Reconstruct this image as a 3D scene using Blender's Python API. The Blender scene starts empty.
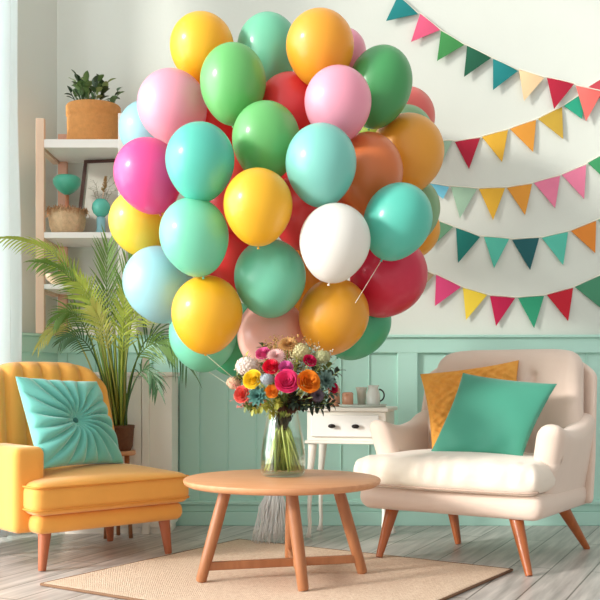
import bpy, bmesh, math, random
from math import sin, cos, pi, radians, sqrt, atan2
from mathutils import Vector, Matrix

C = bpy.context.scene.collection
sc = bpy.context.scene
CAMZ, HOR, F = 0.73, 379.0, 1000.0

# ------------------------------------------------------------------ camera
cd = bpy.data.cameras.new('camera'); cam = bpy.data.objects.new('camera', cd); C.objects.link(cam)
cam.location = (0, 0, CAMZ); cam.rotation_euler = (radians(90), 0, 0)
cd.sensor_width = 36; cd.lens = 60; cd.shift_y = (HOR-300)/600.0
cd.clip_start = 0.05; cd.clip_end = 100
sc.camera = cam
# ------------------------------------------------------------------ world, sun, exposure
w = bpy.data.worlds.new('daylight'); sc.world = w; w.use_nodes = True
wn = w.node_tree.nodes; wl = w.node_tree.links
bg = wn['Background']; bg.inputs['Strength'].default_value = 1.0
tc = wn.new('ShaderNodeTexCoord'); sp = wn.new('ShaderNodeSeparateXYZ'); cr = wn.new('ShaderNodeValToRGB')
wl.new(tc.outputs['Generated'], sp.inputs[0]); mm = wn.new('ShaderNodeMath'); mm.operation = 'MULTIPLY_ADD'; mm.inputs[1].default_value = .5; mm.inputs[2].default_value = .5; wl.new(sp.outputs['X'], mm.inputs[0]); wl.new(mm.outputs[0], cr.inputs[0]); wl.new(cr.outputs[0], bg.inputs['Color'])
cr.color_ramp.elements[0].position = 0.0; cr.color_ramp.elements[0].color = (3.6, 3.7, 3.6, 1)
ce = cr.color_ramp.elements.new(0.28); ce.color = (0.92, 0.94, 0.92, 1)
cr.color_ramp.elements[-1].position = 1.0; cr.color_ramp.elements[-1].color = (0.44, 0.43, 0.41, 1)
sd = bpy.data.lights.new('sun', 'SUN'); sun = bpy.data.objects.new('sun', sd); C.objects.link(sun)
sd.energy = 3.2; sd.angle = radians(9); sd.color = (1.0, 0.965, 0.91)
sun.location = (-4, 1, 3)
SUN = Vector((0.85, 0.46, -0.30)).normalized()
sun.rotation_euler = SUN.to_track_quat('-Z', 'Y').to_euler()
ld = bpy.data.lights.new('window_daylight', 'AREA'); la = bpy.data.objects.new('window_daylight', ld); C.objects.link(la)
ld.shape = 'RECTANGLE'; ld.size = 2.6; ld.size_y = 2.6; ld.energy = 55; ld.color = (0.95, 0.98, 1.0)
la.location = (-2.75, 2.7, 1.6)
la.rotation_euler = Vector((0.894, 0.1, -0.0)).to_track_quat('-Z', 'Z').to_euler()
sc.view_settings.view_transform = 'Standard'; sc.view_settings.look = 'None'
sc.view_settings.gamma = 1; sc.view_settings.use_curve_mapping = False
sc.view_settings.exposure = 0.20

# ------------------------------------------------------------------ helpers
def P(px, py, d):
    return Vector(((px-300)/F*d, d, CAMZ+(HOR-py)/F*d))

def lin(c):
    return tuple(((v/255)/12.92 if v/255 <= .04045 else ((v/255+.055)/1.055)**2.4) for v in c)

def mat(name, rgb, rough=.6, bump=None, var=None, metal=0, coat=0, sheen=0, trans=0, sss=0, spec=.5, rgb2=None, stretch=(1,1,1), kind='noise'):
    m = bpy.data.materials.new(name); m.use_nodes = True
    n = m.node_tree.nodes; l = m.node_tree.links
    b = n['Principled BSDF']; out = n['Material Output']
    col = lin(rgb)
    b.inputs['Base Color'].default_value = (*col, 1)
    b.inputs['Roughness'].default_value = rough; b.inputs['Metallic'].default_value = metal
    b.inputs['Coat Weight'].default_value = coat; b.inputs['Coat Roughness'].default_value = .1
    b.inputs['Sheen Weight'].default_value = sheen
    b.inputs['Specular IOR Level'].default_value = spec
    b.inputs['Subsurface Weight'].default_value = sss; b.inputs['Subsurface Scale'].default_value = .02
    t = n.new('ShaderNodeTexCoord'); mp = n.new('ShaderNodeMapping'); l.new(t.outputs['Object'], mp.inputs[0])
    mp.inputs['Scale'].default_value = stretch
    vs, va = var if var else (8, .06)
    if kind == 'wave':
        ns = n.new('ShaderNodeTexWave'); ns.inputs['Scale'].default_value = vs; ns.inputs['Distortion'].default_value = 3; ns.inputs['Detail'].default_value = 3
        fac = ns.outputs['Fac']
    else:
        ns = n.new('ShaderNodeTexNoise'); ns.inputs['Scale'].default_value = vs; ns.inputs['Detail'].default_value = 5
        fac = ns.outputs['Fac']
    l.new(mp.outputs[0], ns.inputs['Vector'])
    mx = n.new('ShaderNodeMix'); mx.data_type = 'RGBA'
    c2 = lin(rgb2) if rgb2 else tuple(max(0, x*(1-va*2.2)) for x in col)
    c1 = col if rgb2 else tuple(min(1, x*(1+va)) for x in col)
    mx.inputs['A'].default_value = (*c2, 1); mx.inputs['B'].default_value = (*c1, 1)
    l.new(fac, mx.inputs['Factor']); l.new(mx.outputs['Result'], b.inputs['Base Color'])
    if bump:
        n2 = n.new('ShaderNodeTexNoise'); n2.inputs['Scale'].default_value = bump[0]; n2.inputs['Detail'].default_value = 3
        l.new(mp.outputs[0], n2.inputs['Vector'])
        bp = n.new('ShaderNodeBump'); bp.inputs['Strength'].default_value = bump[1]; bp.inputs['Distance'].default_value = .004
        l.new(n2.outputs['Fac'], bp.inputs['Height']); l.new(bp.outputs[0], b.inputs['Normal'])
    if trans:
        tr = n.new('ShaderNodeBsdfTranslucent'); l.new(mx.outputs['Result'], tr.inputs['Color'])
        ms = n.new('ShaderNodeMixShader'); ms.inputs[0].default_value = trans
        l.new(b.outputs[0], ms.inputs[1]); l.new(tr.outputs[0], ms.inputs[2]); l.new(ms.outputs[0], out.inputs['Surface'])
    return m

def glass_mat(name, tint=(1,1,1), gl=.12, rough=.03):
    m = bpy.data.materials.new(name); m.use_nodes = True
    n = m.node_tree.nodes; l = m.node_tree.links
    n.remove(n['Principled BSDF']); out = n['Material Output']
    tr = n.new('ShaderNodeBsdfTransparent'); tr.inputs[0].default_value = (*tint, 1)
    g = n.new('ShaderNodeBsdfGlossy'); g.inputs['Roughness'].default_value = rough; g.inputs[0].default_value = (.95, .98, .97, 1)
    lw = n.new('ShaderNodeLayerWeight'); lw.inputs['Blend'].default_value = gl
    ms = n.new('ShaderNodeMixShader')
    l.new(lw.outputs['Facing'], ms.inputs[0]); l.new(tr.outputs[0], ms.inputs[1]); l.new(g.outputs[0], ms.inputs[2]); l.new(ms.outputs[0], out.inputs['Surface'])
    return m

def mtx(o):
    return Matrix.Translation(o.location) @ o.rotation_euler.to_matrix().to_4x4()

def world_mtx(o):
    return (world_mtx(o.parent) if o.parent else Matrix()) @ mtx(o)

def obj(name, bm, m, parent=None, world=True, smooth=True, origin=None, label=None, bevel=0, subd=0):
    """link bm as ONE mesh; with a parent, world=True means the vertices are given in world space"""
    bmesh.ops.recalc_face_normals(bm, faces=bm.faces)
    me = bpy.data.meshes.new(name); o = bpy.data.objects.new(name, me); C.objects.link(o)
    if parent is not None:
        o.parent = parent
        if world: bm.transform(world_mtx(parent).inverted())
    elif origin is not None:
        o.location = origin; bm.transform(Matrix.Translation(-Vector(origin)))
    bm.to_mesh(me); bm.free()
    for mm in (m if isinstance(m, (list, tuple)) else [m]): me.materials.append(mm)
    if smooth:
        me.polygons.foreach_set('use_smooth', [True]*len(me.polygons))
        if smooth == 'auto':
            try: me.set_sharp_from_angle(angle=radians(40))
            except Exception: pass
    if bevel:
        b = o.modifiers.new('bevel', 'BEVEL'); b.width = bevel; b.segments = 3; b.limit_method = 'ANGLE'
    if subd:
        s = o.modifiers.new('sub', 'SUBSURF'); s.levels = s.render_levels = subd
    if label: o['label'] = label
    return o

def tag(o, label, cat, group=None, kind=None):
    o['label'] = label; o['category'] = cat
    if group: o['group'] = group
    if kind: o['kind'] = kind
    return o

def thing(name, label, cat, loc=(0,0,0), rotz=0, group=None):
    o = bpy.data.objects.new(name, None); C.objects.link(o); o.empty_display_size = .05
    o.location = loc; o.rotation_euler = (0, 0, rotz)
    return tag(o, label, cat, group)

def struct(name, bm, m, parent=None, **k):
    o = obj(name, bm, m, parent, **k)
    if parent is None: o['kind'] = 'structure'
    return o

def add_box(bm, c, s, M=None):
    r = bmesh.ops.create_cube(bm, size=1)
    bmesh.ops.scale(bm, vec=s, verts=r['verts']); bmesh.ops.translate(bm, vec=c, verts=r['verts'])
    if M is not None: bmesh.ops.transform(bm, matrix=M, verts=r['verts'])
    return r['verts']

def box(c, s, M=None):
    bm = bmesh.new(); add_box(bm, c, s, M); return bm

def box2(lo, hi, M=None):
    return box([(a+b)/2 for a, b in zip(lo, hi)], [b-a for a, b in zip(lo, hi)], M)

def add_box2(bm, lo, hi, M=None):
    return add_box(bm, [(a+b)/2 for a, b in zip(lo, hi)], [b-a for a, b in zip(lo, hi)], M)

def rbox(s, r, n=10, deform=None, M=None, bm=None):
    """rounded box, n cuts per side, optional deform(Vector)->Vector"""
    bm = bm or bmesh.new()
    h = Vector(s)/2; vs = {}
    def vert(p):
        k = tuple(round(x, 6) for x in p)
        if k not in vs:
            q = Vector([a*b for a, b in zip(p, h)])
            inner = Vector([max(-(hh-r), min(hh-r, x)) for x, hh in zip(q, h)])
            d = q-inner
            if d.length > 1e-9: q = inner+d.normalized()*r
            if deform: q = deform(q)
            if M is not None: q = M @ q
            vs[k] = bm.verts.new(q)
        return vs[k]
    # non-uniform parameter so that the rounding has enough rows
    def par(axis):
        rr = r/h[axis]; rows = [-1, -1+rr*.08, -1+rr*.3, -1+rr*.62]
        k = max(2, n); inner = [-1+rr + (2-2*rr)*i/k for i in range(k+1)]
        return rows+inner+[-x for x in reversed(rows)]
    for ax in range(3):
        a, b = [i for i in range(3) if i != ax]
        pa, pb = par(a), par(b)
        for sgn in (-1, 1):
            for i in range(len(pa)-1):
                for j in range(len(pb)-1):
                    q = []
                    for (x, y) in ((pa[i], pb[j]), (pa[i+1], pb[j]), (pa[i+1], pb[j+1]), (pa[i], pb[j+1])):
                        p = [0, 0, 0]; p[ax] = sgn; p[a] = x; p[b] = y; q.append(vert(p))
                    if len(set(q)) >= 3:
                        try: bm.faces.new(list(dict.fromkeys(q)))
                        except ValueError: pass
    bmesh.ops.remove_doubles(bm, verts=bm.verts, dist=1e-6)
    return bm

def add_tube(bm, pts, rad, seg=8, cap=True):
    pts = [Vector(p) for p in pts]
    rad = rad if isinstance(rad, (list, tuple)) else [rad]*len(pts)
    rings = []; prev = None
    for i, p in enumerate(pts):
        t = (pts[min(i+1, len(pts)-1)]-pts[max(i-1, 0)]).normalized()
        if prev is None:
            a = Vector((0, 0, 1)) if abs(t.z) < .9 else Vector((1, 0, 0))
            x = t.cross(a).normalized()
        else:
            x = (prev-t*prev.dot(t)).normalized()
        prev = x; y = t.cross(x)
        rings.append([bm.verts.new(p+(x*cos(2*pi*k/seg)+y*sin(2*pi*k/seg))*rad[i]) for k in range(seg)])
    for a, b in zip(rings, rings[1:]):
        for k in range(seg): bm.faces.new((a[k], a[(k+1) % seg], b[(k+1) % seg], b[k]))
    if cap:
        bm.faces.new(rings[0][::-1]); bm.faces.new(rings[-1])
    return bm

def tube(pts, rad, seg=8): return add_tube(bmesh.new(), pts, rad, seg)

def add_lathe(bm, prof, seg=32, M=None, wob=None):
    rings = []
    for (r, z) in prof:
        if r < 1e-5: rings.append([bm.verts.new((0, 0, z))])
        else:
            rings.append([bm.verts.new((r*cos(2*pi*k/seg)*(1+(wob(k/seg, z) if wob else 0)), r*sin(2*pi*k/seg)*(1+(wob(k/seg, z) if wob else 0)), z)) for k in range(seg)])
    new = [v for r in rings for v in r]
    for a, b in zip(rings, rings[1:]):
        for k in range(seg):
            k2 = (k+1) % seg
            if len(a) == 1 and len(b) == 1: continue
            if len(a) == 1: bm.faces.new((a[0], b[k2], b[k]))
            elif len(b) == 1: bm.faces.new((a[k], a[k2], b[0]))
            else: bm.faces.new((a[k], a[k2], b[k2], b[k]))
    if M is not None: bmesh.ops.transform(bm, matrix=M, verts=new)
    return bm

def lathe(prof, seg=32, M=None, wob=None): return add_lathe(bmesh.new(), prof, seg, M, wob)

def T(p): return Matrix.Translation(Vector(p))
def RZ(a): return Matrix.Rotation(a, 4, 'Z')
def frame(c, zaxis, roll=0, ref=(0, 0, 1)):
    z = Vector(zaxis).normalized(); a = Vector(ref)
    if abs(z.dot(a)) > .98: a = Vector((0, -1, 0))
    x = a.cross(z).normalized(); y = z.cross(x)
    M = Matrix((x, y, z)).transposed().to_4x4()
    return Matrix.Translation(Vector(c)) @ M @ Matrix.Rotation(roll, 4, 'Z')

def bez(a, b, c, d, t):
    a, b, c, d = map(Vector, (a, b, c, d)); s = 1-t
    return a*s**3+b*3*s*s*t+c*3*s*t*t+d*t**3

# ------------------------------------------------------------------ materials
M = {}
M['plaster'] = mat('plaster', (218, 222, 213), .9, bump=(60, .12), var=(2.5, .02))
M['mint'] = mat('mint_paint', (184, 226, 212), .42, bump=(30, .05), var=(2, .03))
M['white_paint'] = mat('white_paint', (238, 233, 222), .45, bump=(40, .06), var=(6, .02))
M['shelf_white'] = mat('shelf_white', (242, 240, 234), .45, var=(6, .02))
M['pale_wood'] = mat('pale_wood', (236, 210, 184), .55, var=(6, .06), rgb2=(220, 186, 158), stretch=(6, 6, .7), bump=(40, .1))
M['oak'] = mat('oak', (222, 166, 122), .42, var=(5, .1), rgb2=(190, 126, 84), stretch=(1, 9, 1), bump=(40, .06))
M['leg_oak'] = mat('leg_oak', (184, 124, 82), .45, var=(5, .1), rgb2=(146, 88, 52), stretch=(9, 9, 1))
M['teak'] = mat('teak', (192, 106, 50), .38, var=(5, .1), rgb2=(146, 72, 30), stretch=(9, 9, 1), coat=.2)
M['rust_wood'] = mat('rust_wood', (190, 112, 72), .45, var=(5, .1), rgb2=(160, 84, 52), stretch=(9, 9, 1))
M['yellow_fabric'] = mat('yellow_fabric', (244, 172, 76), .85, bump=(260, .25), var=(7, .06), sheen=.3)
M['beige_fabric'] = mat('beige_fabric', (228, 206, 190), .9, bump=(300, .25), var=(6, .04), sheen=.3)
M['cream_fabric'] = mat('cream_fabric', (236, 222, 206), .9, bump=(300, .25), var=(6, .03), sheen=.3)
M['piping'] = mat('piping', (206, 178, 160), .9)
M['yellow_pipe'] = mat('yellow_piping', (228, 150, 60), .85)
M['teal_velvet'] = mat('teal_velvet', (106, 190, 178), .6, bump=(200, .15), var=(5, .08), sheen=.6)
M['teal_satin'] = mat('teal_satin', (58, 150, 124), .6, bump=(200, .1), var=(4, .08), sheen=.5)
M['mustard_knit'] = mat('mustard_knit', (244, 178, 84), .95, bump=(60, 1), var=(40, .14), rgb2=(222, 146, 58))
M['curtain'] = mat('curtain', (246, 250, 250), .9, trans=.55, var=(3, .01))
M['tassel'] = mat('tassel', (252, 252, 250), .9, trans=.5, var=(5, .01))
M['string'] = mat('string', (245, 240, 222), .6)
M['black_metal'] = mat('black_metal', (38, 32, 30), .35, metal=.5)
M['glass'] = glass_mat('clear_glass', (.97, .99, .98))
M['window_glass'] = glass_mat('window_glass', (1, 1, 1), .04)
M['water'] = glass_mat('water', (.93, .95, .86), .05)

# floor: grey planks running away to the right
def floor_mat():
    m = bpy.data.materials.new('grey_planks'); m.use_nodes = True
    n = m.node_tree.nodes; l = m.node_tree.links; b = n['Principled BSDF']
    t = n.new('ShaderNodeTexCoord'); mp = n.new('ShaderNodeMapping'); l.new(t.outputs['Object'], mp.inputs[0])
    mp.inputs['Rotation'].default_value = (0, 0, radians(-65))
    br = n.new('ShaderNodeTexBrick'); l.new(mp.outputs[0], br.inputs['Vector'])
    br.inputs['Scale'].default_value = 1; br.inputs['Brick Width'].default_value = 1.3; br.inputs['Row Height'].default_value = .15
    br.inputs['Mortar Size'].default_value = .003; br.inputs['Bias'].default_value = 0
    br.inputs['Color1'].default_value = (*lin((212, 204, 198)), 1); br.inputs['Color2'].default_value = (*lin((194, 185, 178)), 1)
    br.inputs['Mortar'].default_value = (*lin((120, 114, 106)), 1)
    mp2 = n.new('ShaderNodeMapping'); l.new(mp.outputs[0], mp2.inputs[0]); mp2.inputs['Scale'].default_value = (1.2, 14, 1)
    ns = n.new('ShaderNodeTexNoise'); ns.inputs['Scale'].default_value = 2.5; ns.inputs['Detail'].default_value = 7; l.new(mp2.outputs[0], ns.inputs['Vector'])
    rp = n.new('ShaderNodeValToRGB'); rp.color_ramp.elements[0].color = (.62, .62, .62, 1); rp.color_ramp.elements[0].position = .3
    rp.color_ramp.elements[1].color = (1.12, 1.12, 1.12, 1); rp.color_ramp.elements[1].position = .7
    l.new(ns.outputs['Fac'], rp.inputs[0])
    mx = n.new('ShaderNodeMix'); mx.data_type = 'RGBA'; mx.blend_type = 'MULTIPLY'; mx.inputs['Factor'].default_value = 1
    l.new(br.outputs['Color'], mx.inputs['A']); l.new(rp.outputs[0], mx.inputs['B']); l.new(mx.outputs['Result'], b.inputs['Base Color'])
    b.inputs['Roughness'].default_value = .35
    bp = n.new('ShaderNodeBump'); bp.inputs['Strength'].default_value = .25; bp.inputs['Distance'].default_value = .003
    l.new(br.outputs['Fac'], bp.inputs['Height']); bp.invert = True; l.new(bp.outputs[0], b.inputs['Normal'])
    return m

def rug_mat():
    m = bpy.data.materials.new('jute'); m.use_nodes = True
    n = m.node_tree.nodes; l = m.node_tree.links; b = n['Principled BSDF']
    t = n.new('ShaderNodeTexCoord')
    wv = n.new('ShaderNodeTexWave'); wv.inputs['Scale'].default_value = 34; wv.inputs['Distortion'].default_value = 2.5; wv.inputs['Detail'].default_value = 2; wv.inputs['Detail Scale'].default_value = 6
    wv2 = n.new('ShaderNodeTexWave'); wv2.bands_direction = 'Y'; wv2.inputs['Scale'].default_value = 34; wv2.inputs['Distortion'].default_value = 2.5
    ns = n.new('ShaderNodeTexNoise'); ns.inputs['Scale'].default_value = 90; ns.inputs['Detail'].default_value = 4
    for q in (wv, wv2, ns): l.new(t.outputs['Object'], q.inputs['Vector'])
    mu = n.new('ShaderNodeMath'); mu.operation = 'MULTIPLY'; l.new(wv.outputs['Fac'], mu.inputs[0]); l.new(wv2.outputs['Fac'], mu.inputs[1])
    ad = n.new('ShaderNodeMath'); ad.operation = 'MULTIPLY_ADD'; l.new(ns.outputs['Fac'], ad.inputs[0]); ad.inputs[1].default_value = .9; l.new(mu.outputs[0], ad.inputs[2])
    rp = n.new('ShaderNodeValToRGB'); l.new(ad.outputs[0], rp.inputs[0])
    rp.color_ramp.elements[0].position = .25; rp.color_ramp.elements[0].color = (*lin((196, 160, 130)), 1)
    rp.color_ramp.elements[1].position = 1.0; rp.color_ramp.elements[1].color = (*lin((242, 220, 196)), 1)
    l.new(rp.outputs[0], b.inputs['Base Color']); b.inputs['Roughness'].default_value = 1
    bp = n.new('ShaderNodeBump'); bp.inputs['Strength'].default_value = .8; bp.inputs['Distance'].default_value = .004
    l.new(ad.outputs[0], bp.inputs['Height']); l.new(bp.outputs[0], b.inputs['Normal'])
    return m

# ------------------------------------------------------------------ room shell
WD = 5.0; WH = 4.5
KX = (57-300)/F*WD            # corner of back wall and left wall
RX = 3.6
bm = bmesh.new()
vs = [bm.verts.new(p) for p in ((-4.2, -1.5, 0), (RX, -1.5, 0), (RX, WD+.15, 0), (-4.2, WD+.15, 0), (-4.2, -1.5, -.1), (RX, -1.5, -.1), (RX, WD+.15, -.1), (-4.2, WD+.15, -.1))]
for f in ((0, 1, 2, 3), (7, 6, 5, 4), (0, 4, 5, 1), (1, 5, 6, 2), (2, 6, 7, 3), (3, 7, 4, 0)): bm.faces.new([vs[i] for i in f])
struct('floor', bm, floor_mat(), smooth=False)
struct('wall_back', box2((KX-.2, WD, 0), (RX, WD+.15, WH)), M['plaster'], smooth=False)
zr = P(0, 335, WD).z          # top of the wainscot
zp = P(0, 353, WD).z          # underside of the top rail
zb = P(0, 500, WD).z          # top of the baseboard
wbm = bmesh.new()
add_box2(wbm, (KX, WD-.010, zb-.02), (RX, WD, zr-.01))
add_box2(wbm, (KX, WD-.030, zp), (RX, WD-.0101, zr-.012))
add_box2(wbm, (KX, WD-.045, zr-.014), (RX, WD-.0301, zr))
pw = 1.085
x = (190-300)/F*WD - pw
while x < RX-.2:
    add_box2(wbm, (x-.05 if x > -.7 and x < 0 else x-.05, WD-.029, zb), (x+.05, WD-.0102, zp+.001))
    x += pw
# beaded edge round each field and the board joints inside it
x = (190-300)/F*WD - pw
while x < RX-.2:
    for k in range(1, 7):
        gx = x+.05+(pw-.1)*k/7
        if gx > KX+.02: add_box2(wbm, (gx-.0035, WD-.016, zb), (gx+.0035, WD-.009, zp))
    x += pw
t = struct('trim_1', wbm, M['mint'], smooth=False, bevel=.003)
bbm = bmesh.new()
add_box2(bbm, (KX, WD-.032, 0), (RX, WD-.001, zb-.055)); add_box2(bbm, (KX, WD-.024, zb-.0551), (RX, WD-.001, zb-.02)); add_box2(bbm, (KX, WD-.038, zb-.0201), (RX, WD-.001, zb))
struct('baseboard_back', bbm, M['mint'], smooth=False, bevel=.004)

# left wall: runs out to the left towards the camera, mostly glazed doors
ang = atan2(-.894, -.447)     # direction along wall, from the corner
ML = T((KX, WD, 0)) @ RZ(ang)  # local x along wall, local y: room is on +y side
S0, S1 = .38, 4.55
lw = bmesh.new()
add_box2(lw, (0, -.14, 0), (S0, 0, WH), ML); add_box2(lw, (S0, -.14, 4.32), (S1, 0, WH), ML); add_box2(lw, (S1, -.14, 0), (S1+1, 0, WH), ML)
struct('wall_left', lw, M['plaster'], smooth=False)
lt = bmesh.new()
add_box2(lt, (.0, 0.001, zb), (S0-.02, .01, zr-.01), ML); add_box2(lt, (.0, .0101, zp), (S0-.02, .03, zr-.012), ML)
add_box2(lt, (.0, .012, zr-.013), (S0-.02, .05, zr), ML)
struct('trim_2', lt, M['mint'], smooth=False, bevel=.003)
struct('baseboard_left', box2((.02, .001, 0), (S0-.02, .032, zb-.001), ML), M['mint'], smooth=False, bevel=.004)
npn = 3
for i in range(npn):
    a = S0+(S1-S0)*i/npn; b = S0+(S1-S0)*(i+1)/npn
    wf = bmesh.new()
    for lo, hi in (((a+.001, -.1, .0), (a+.03, -.05, 4.31)), ((b-.03, -.1, .0), (b-.001, -.05, 4.31)), ((a+.03, -.1, .0), (b-.03, -.05, .05)), ((a+.03, -.1, 4.26), (b-.03, -.05, 4.31))):
        add_box2(wf, lo, hi, ML)
    wo = struct('window_%d' % (i+1), wf, M['white_paint'], smooth=False)
    struct('window_pane', box2((a+.03, -.078, .05), (b-.03, -.072, 4.26), ML), M['window_glass'], wo, smooth=False)

# curtain drawn to the far end of the glazing
cu = bmesh.new()
s_a, s_b = .412, 1.0
rows = 24; cols = 150
g = []
for j in range(rows+1):
    z = .02+(4.2-.02)*j/rows; r_ = []
    for i in range(cols+1):
        u = i/cols
        s = s_a+(s_b-s_a)*u+.006*sin(j*.7+u*9)
        y = .11+.035*sin(u*2*pi*9+.3*sin(j*.35))*(1-.25*j/rows)+.01*sin(u*41+j*.2)
        r_.append(cu.verts.new(ML @ Vector((s, y, z))))
    g.append(r_)
for j in range(rows):
    for i in range(cols): cu.faces.new((g[j][i], g[j][i+1], g[j+1][i+1], g[j+1][i]))
cu_o = obj('curtain', cu, M['curtain'], origin=ML @ Vector((s_a, .11, .02)))
tag(cu_o, 'white sheer curtain hanging in folds at the far left edge', 'curtain')
so = cu_o.modifiers.new('thick', 'SOLIDIFY'); so.thickness = .0015
rod = obj('curtain_rod', tube([ML @ Vector((.2, .11, 4.22)), ML @ Vector((4.4, .11, 4.22))], .012, 12), M['black_metal'], origin=ML @ Vector((.2, .11, 4.22)))
tag(rod, 'thin dark rod from which the white sheer curtain hangs', 'curtain rod')

# ------------------------------------------------------------------ rug
A = Vector((-.91, 3.53, 0)); wv_ = Vector((.55, .835, 0)).normalized(); nv = Vector((wv_.y, -wv_.x, 0))
rc = A+nv*.642+wv_*.58
MR = T((rc.x, rc.y, .006)) @ RZ(atan2(nv.y, nv.x))
def rugdef(v): return Vector((v.x, v.y, v.z+(.001*sin(v.x*14)*sin(v.y*11) if v.z > 0 else 0)))
rg = obj('rug', rbox((1.284, 1.16, .010), .005, 60, rugdef, None), rug_mat())
rg.location = (rc.x, rc.y, .0056); rg.rotation_euler = (0, 0, atan2(nv.y, nv.x))
tag(rg, 'flat woven beige jute rug lying under the round coffee table', 'rug')
edge = bmesh.new(); e1, e2 = .645, .583
add_tube(edge, [(-e1, -e2, 0), (e1, -e2, 0)], .0055, 8); add_tube(edge, [(-e1, e2, 0), (e1, e2, 0)], .0055, 8)
add_tube(edge, [(-e1, -e2, 0), (-e1, e2, 0)], .0055, 8); add_tube(edge, [(e1, -e2, 0), (e1, e2, 0)], .0055, 8)
obj('binding', edge, mat('rug_binding', (126, 92, 66), .9, bump=(200, .3)), rg, world=False, label='darker stitched rug edge')

# ------------------------------------------------------------------ coffee table
tz = .372
ct = thing('coffee_table', 'round oak coffee table on four splayed legs, carrying the flower vase', 'table', (-.065, 3.63, .0115))
R_ = .357
top = lathe([(0, tz), (R_-.006, tz), (R_-.001, tz-.003), (R_, tz-.009), (R_-.003, tz-.018), (R_-.016, tz-.026), (0, tz-.026)], 96, T((-.065, 3.63, 0)))
obj('tabletop', top, M['oak'], ct, smooth='auto')
feet = {'left': (-.352, 3.54), 'right': (.232, 3.70), 'front': (.012, 3.395), 'back': (-.04, 3.88)}
tops = {'left': (-.262, 3.56), 'right': (.135, 3.68), 'front': (-.03, 3.44), 'back': (-.03, 3.80)}
for k in feet:
    f, t_ = feet[k], tops[k]
    pts = [(f[0]+(t_[0]-f[0])*q, f[1]+(t_[1]-f[1])*q, .0112+(tz-.0265-.0112)*q) for q in (0, .02, .3, .6, 1)]
    obj('leg', tube(pts, [.0155, .019, .021, .022, .0215], 20), M['leg_oak'], ct, smooth='auto')
def bar(a, b, z, w_, h):
    a = Vector((*a, z)); b = Vector((*b, z)); d = b-a
    return box((0, 0, 0), (d.length, w_, h), T((a+b)/2) @ RZ(atan2(d.y, d.x)))
def atz(k, z):
    q = z/tz; return (feet[k][0]+(tops[k][0]-feet[k][0])*q, feet[k][1]+(tops[k][1]-feet[k][1])*q)
obj('stretcher', bar(atz('left', .06), atz('right', .06), .066, .02, .03), M['leg_oak'], ct, smooth=False, bevel=.003)
obj('stretcher', bar(atz('front', .06), atz('back', .06), .0655, .0205, .0285), M['leg_oak'], ct, smooth=False, bevel=.003)

# ------------------------------------------------------------------ yellow chair
a1 = radians(41.6); u1 = Vector((cos(a1), sin(a1), 0)); v1 = Vector((-sin(a1), cos(a1), 0))
L1 = Vector((-1.0, 3.72, 0)); W1 = .69
c1 = L1+u1*(W1/2+.022)+v1*.28
yc = thing('lounge_chair', 'mustard yellow upholstered lounge chair with channelled back and wooden legs at left', 'chair', c1, a1)
# local: x across (right = towards cabinet), y backwards, z up; front edge at y=-.28
def puff(amp, hx, hy, zc=0):
    def f(v):
        k = max(0, 1-(v.x/hx)**2)*max(0, 1-(v.y/hy)**2)
        return Vector((v.x, v.y, v.z+(amp*k if v.z > 0 else 0)))
    return f
obj('seat_frame', rbox((W1-.02, .54, .075), .032, 12, None, T((0, 0, .178))), M['yellow_fabric'], yc, world=False)
obj('seat_cushion', rbox((W1+.02, .50, .125), .04, 22, puff(.045, W1/2, .25), T((0, -.045, .275))), M['yellow_fabric'], yc, world=False)
for z_ in (.236, .322):
    hx, hy = (W1+.02)/2, .25; r = .04
    pts = []
    for cx, cy, s0 in ((hx-r, hy-r, 0), (-hx+r, hy-r, 90), (-hx+r, -hy+r, 180), (hx-r, -hy+r, 270)):
        for q in range(0, 91, 15): pts.append((cx+(r+.0)*cos(radians(s0+q)), cy+r*sin(radians(s0+q))-.045, z_))
    pts.append(pts[0])
    obj('piping', tube(pts, .0045, 6), M['yellow_pipe'], yc, world=False)
# channelled backrest
def ybk(v):
    u = v.x; f = v.z/.285
    x = v.x*(1-.05*f)
    y = v.y
    if v.y < 0:
        y -= (.030*abs(sin((u+.02)*pi/.093))**.55-.015)*min(1, max(0, (.30+v.z)/.1))
    y -= .05*(abs(u)/.33)**2.5            # wraps forward at the sides
    zz = v.z
    zz -= .09*(abs(u)/.30)**4*max(0, v.z/.285)
    y += .16*(v.z+.285)
    return Vector((x, y, zz))
obj('backrest', rbox((.60, .13, .60), .055, 70, ybk, T((-.055, .175, .505))), M['yellow_fabric'], yc, world=False)
# low arm at the outer left side
def yarm(v):
    return Vector((v.x, v.y, v.z))
obj('arm', rbox((.13, .40, .33), .03, 8, yarm, T((-W1/2+.022, .01, .305))), M['yellow_fabric'], yc, world=False)
def taper_leg(name, top_, foot, r0, r1, m, parent, world=True, sq=False):
    top_, foot = Vector(top_), Vector(foot)
    pts = [foot, foot+(top_-foot)*.03, foot.lerp(top_, .5), top_]
    return obj(name, tube(pts, [r1*.92, r1, (r0+r1)/2, r0], 16), m, parent, world=world, smooth='auto')
for (lx, ly, fx, fy) in ((-.28, -.22, -.30, -.235), (.26, -.22, .275, -.235), (.25, .20, .265, .215), (-.28, .2, -.3, .215)):
    taper_leg('leg', (lx, ly, .16), (fx, fy, .001), .026, .015, M['rust_wood'], yc, world=False)

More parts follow.
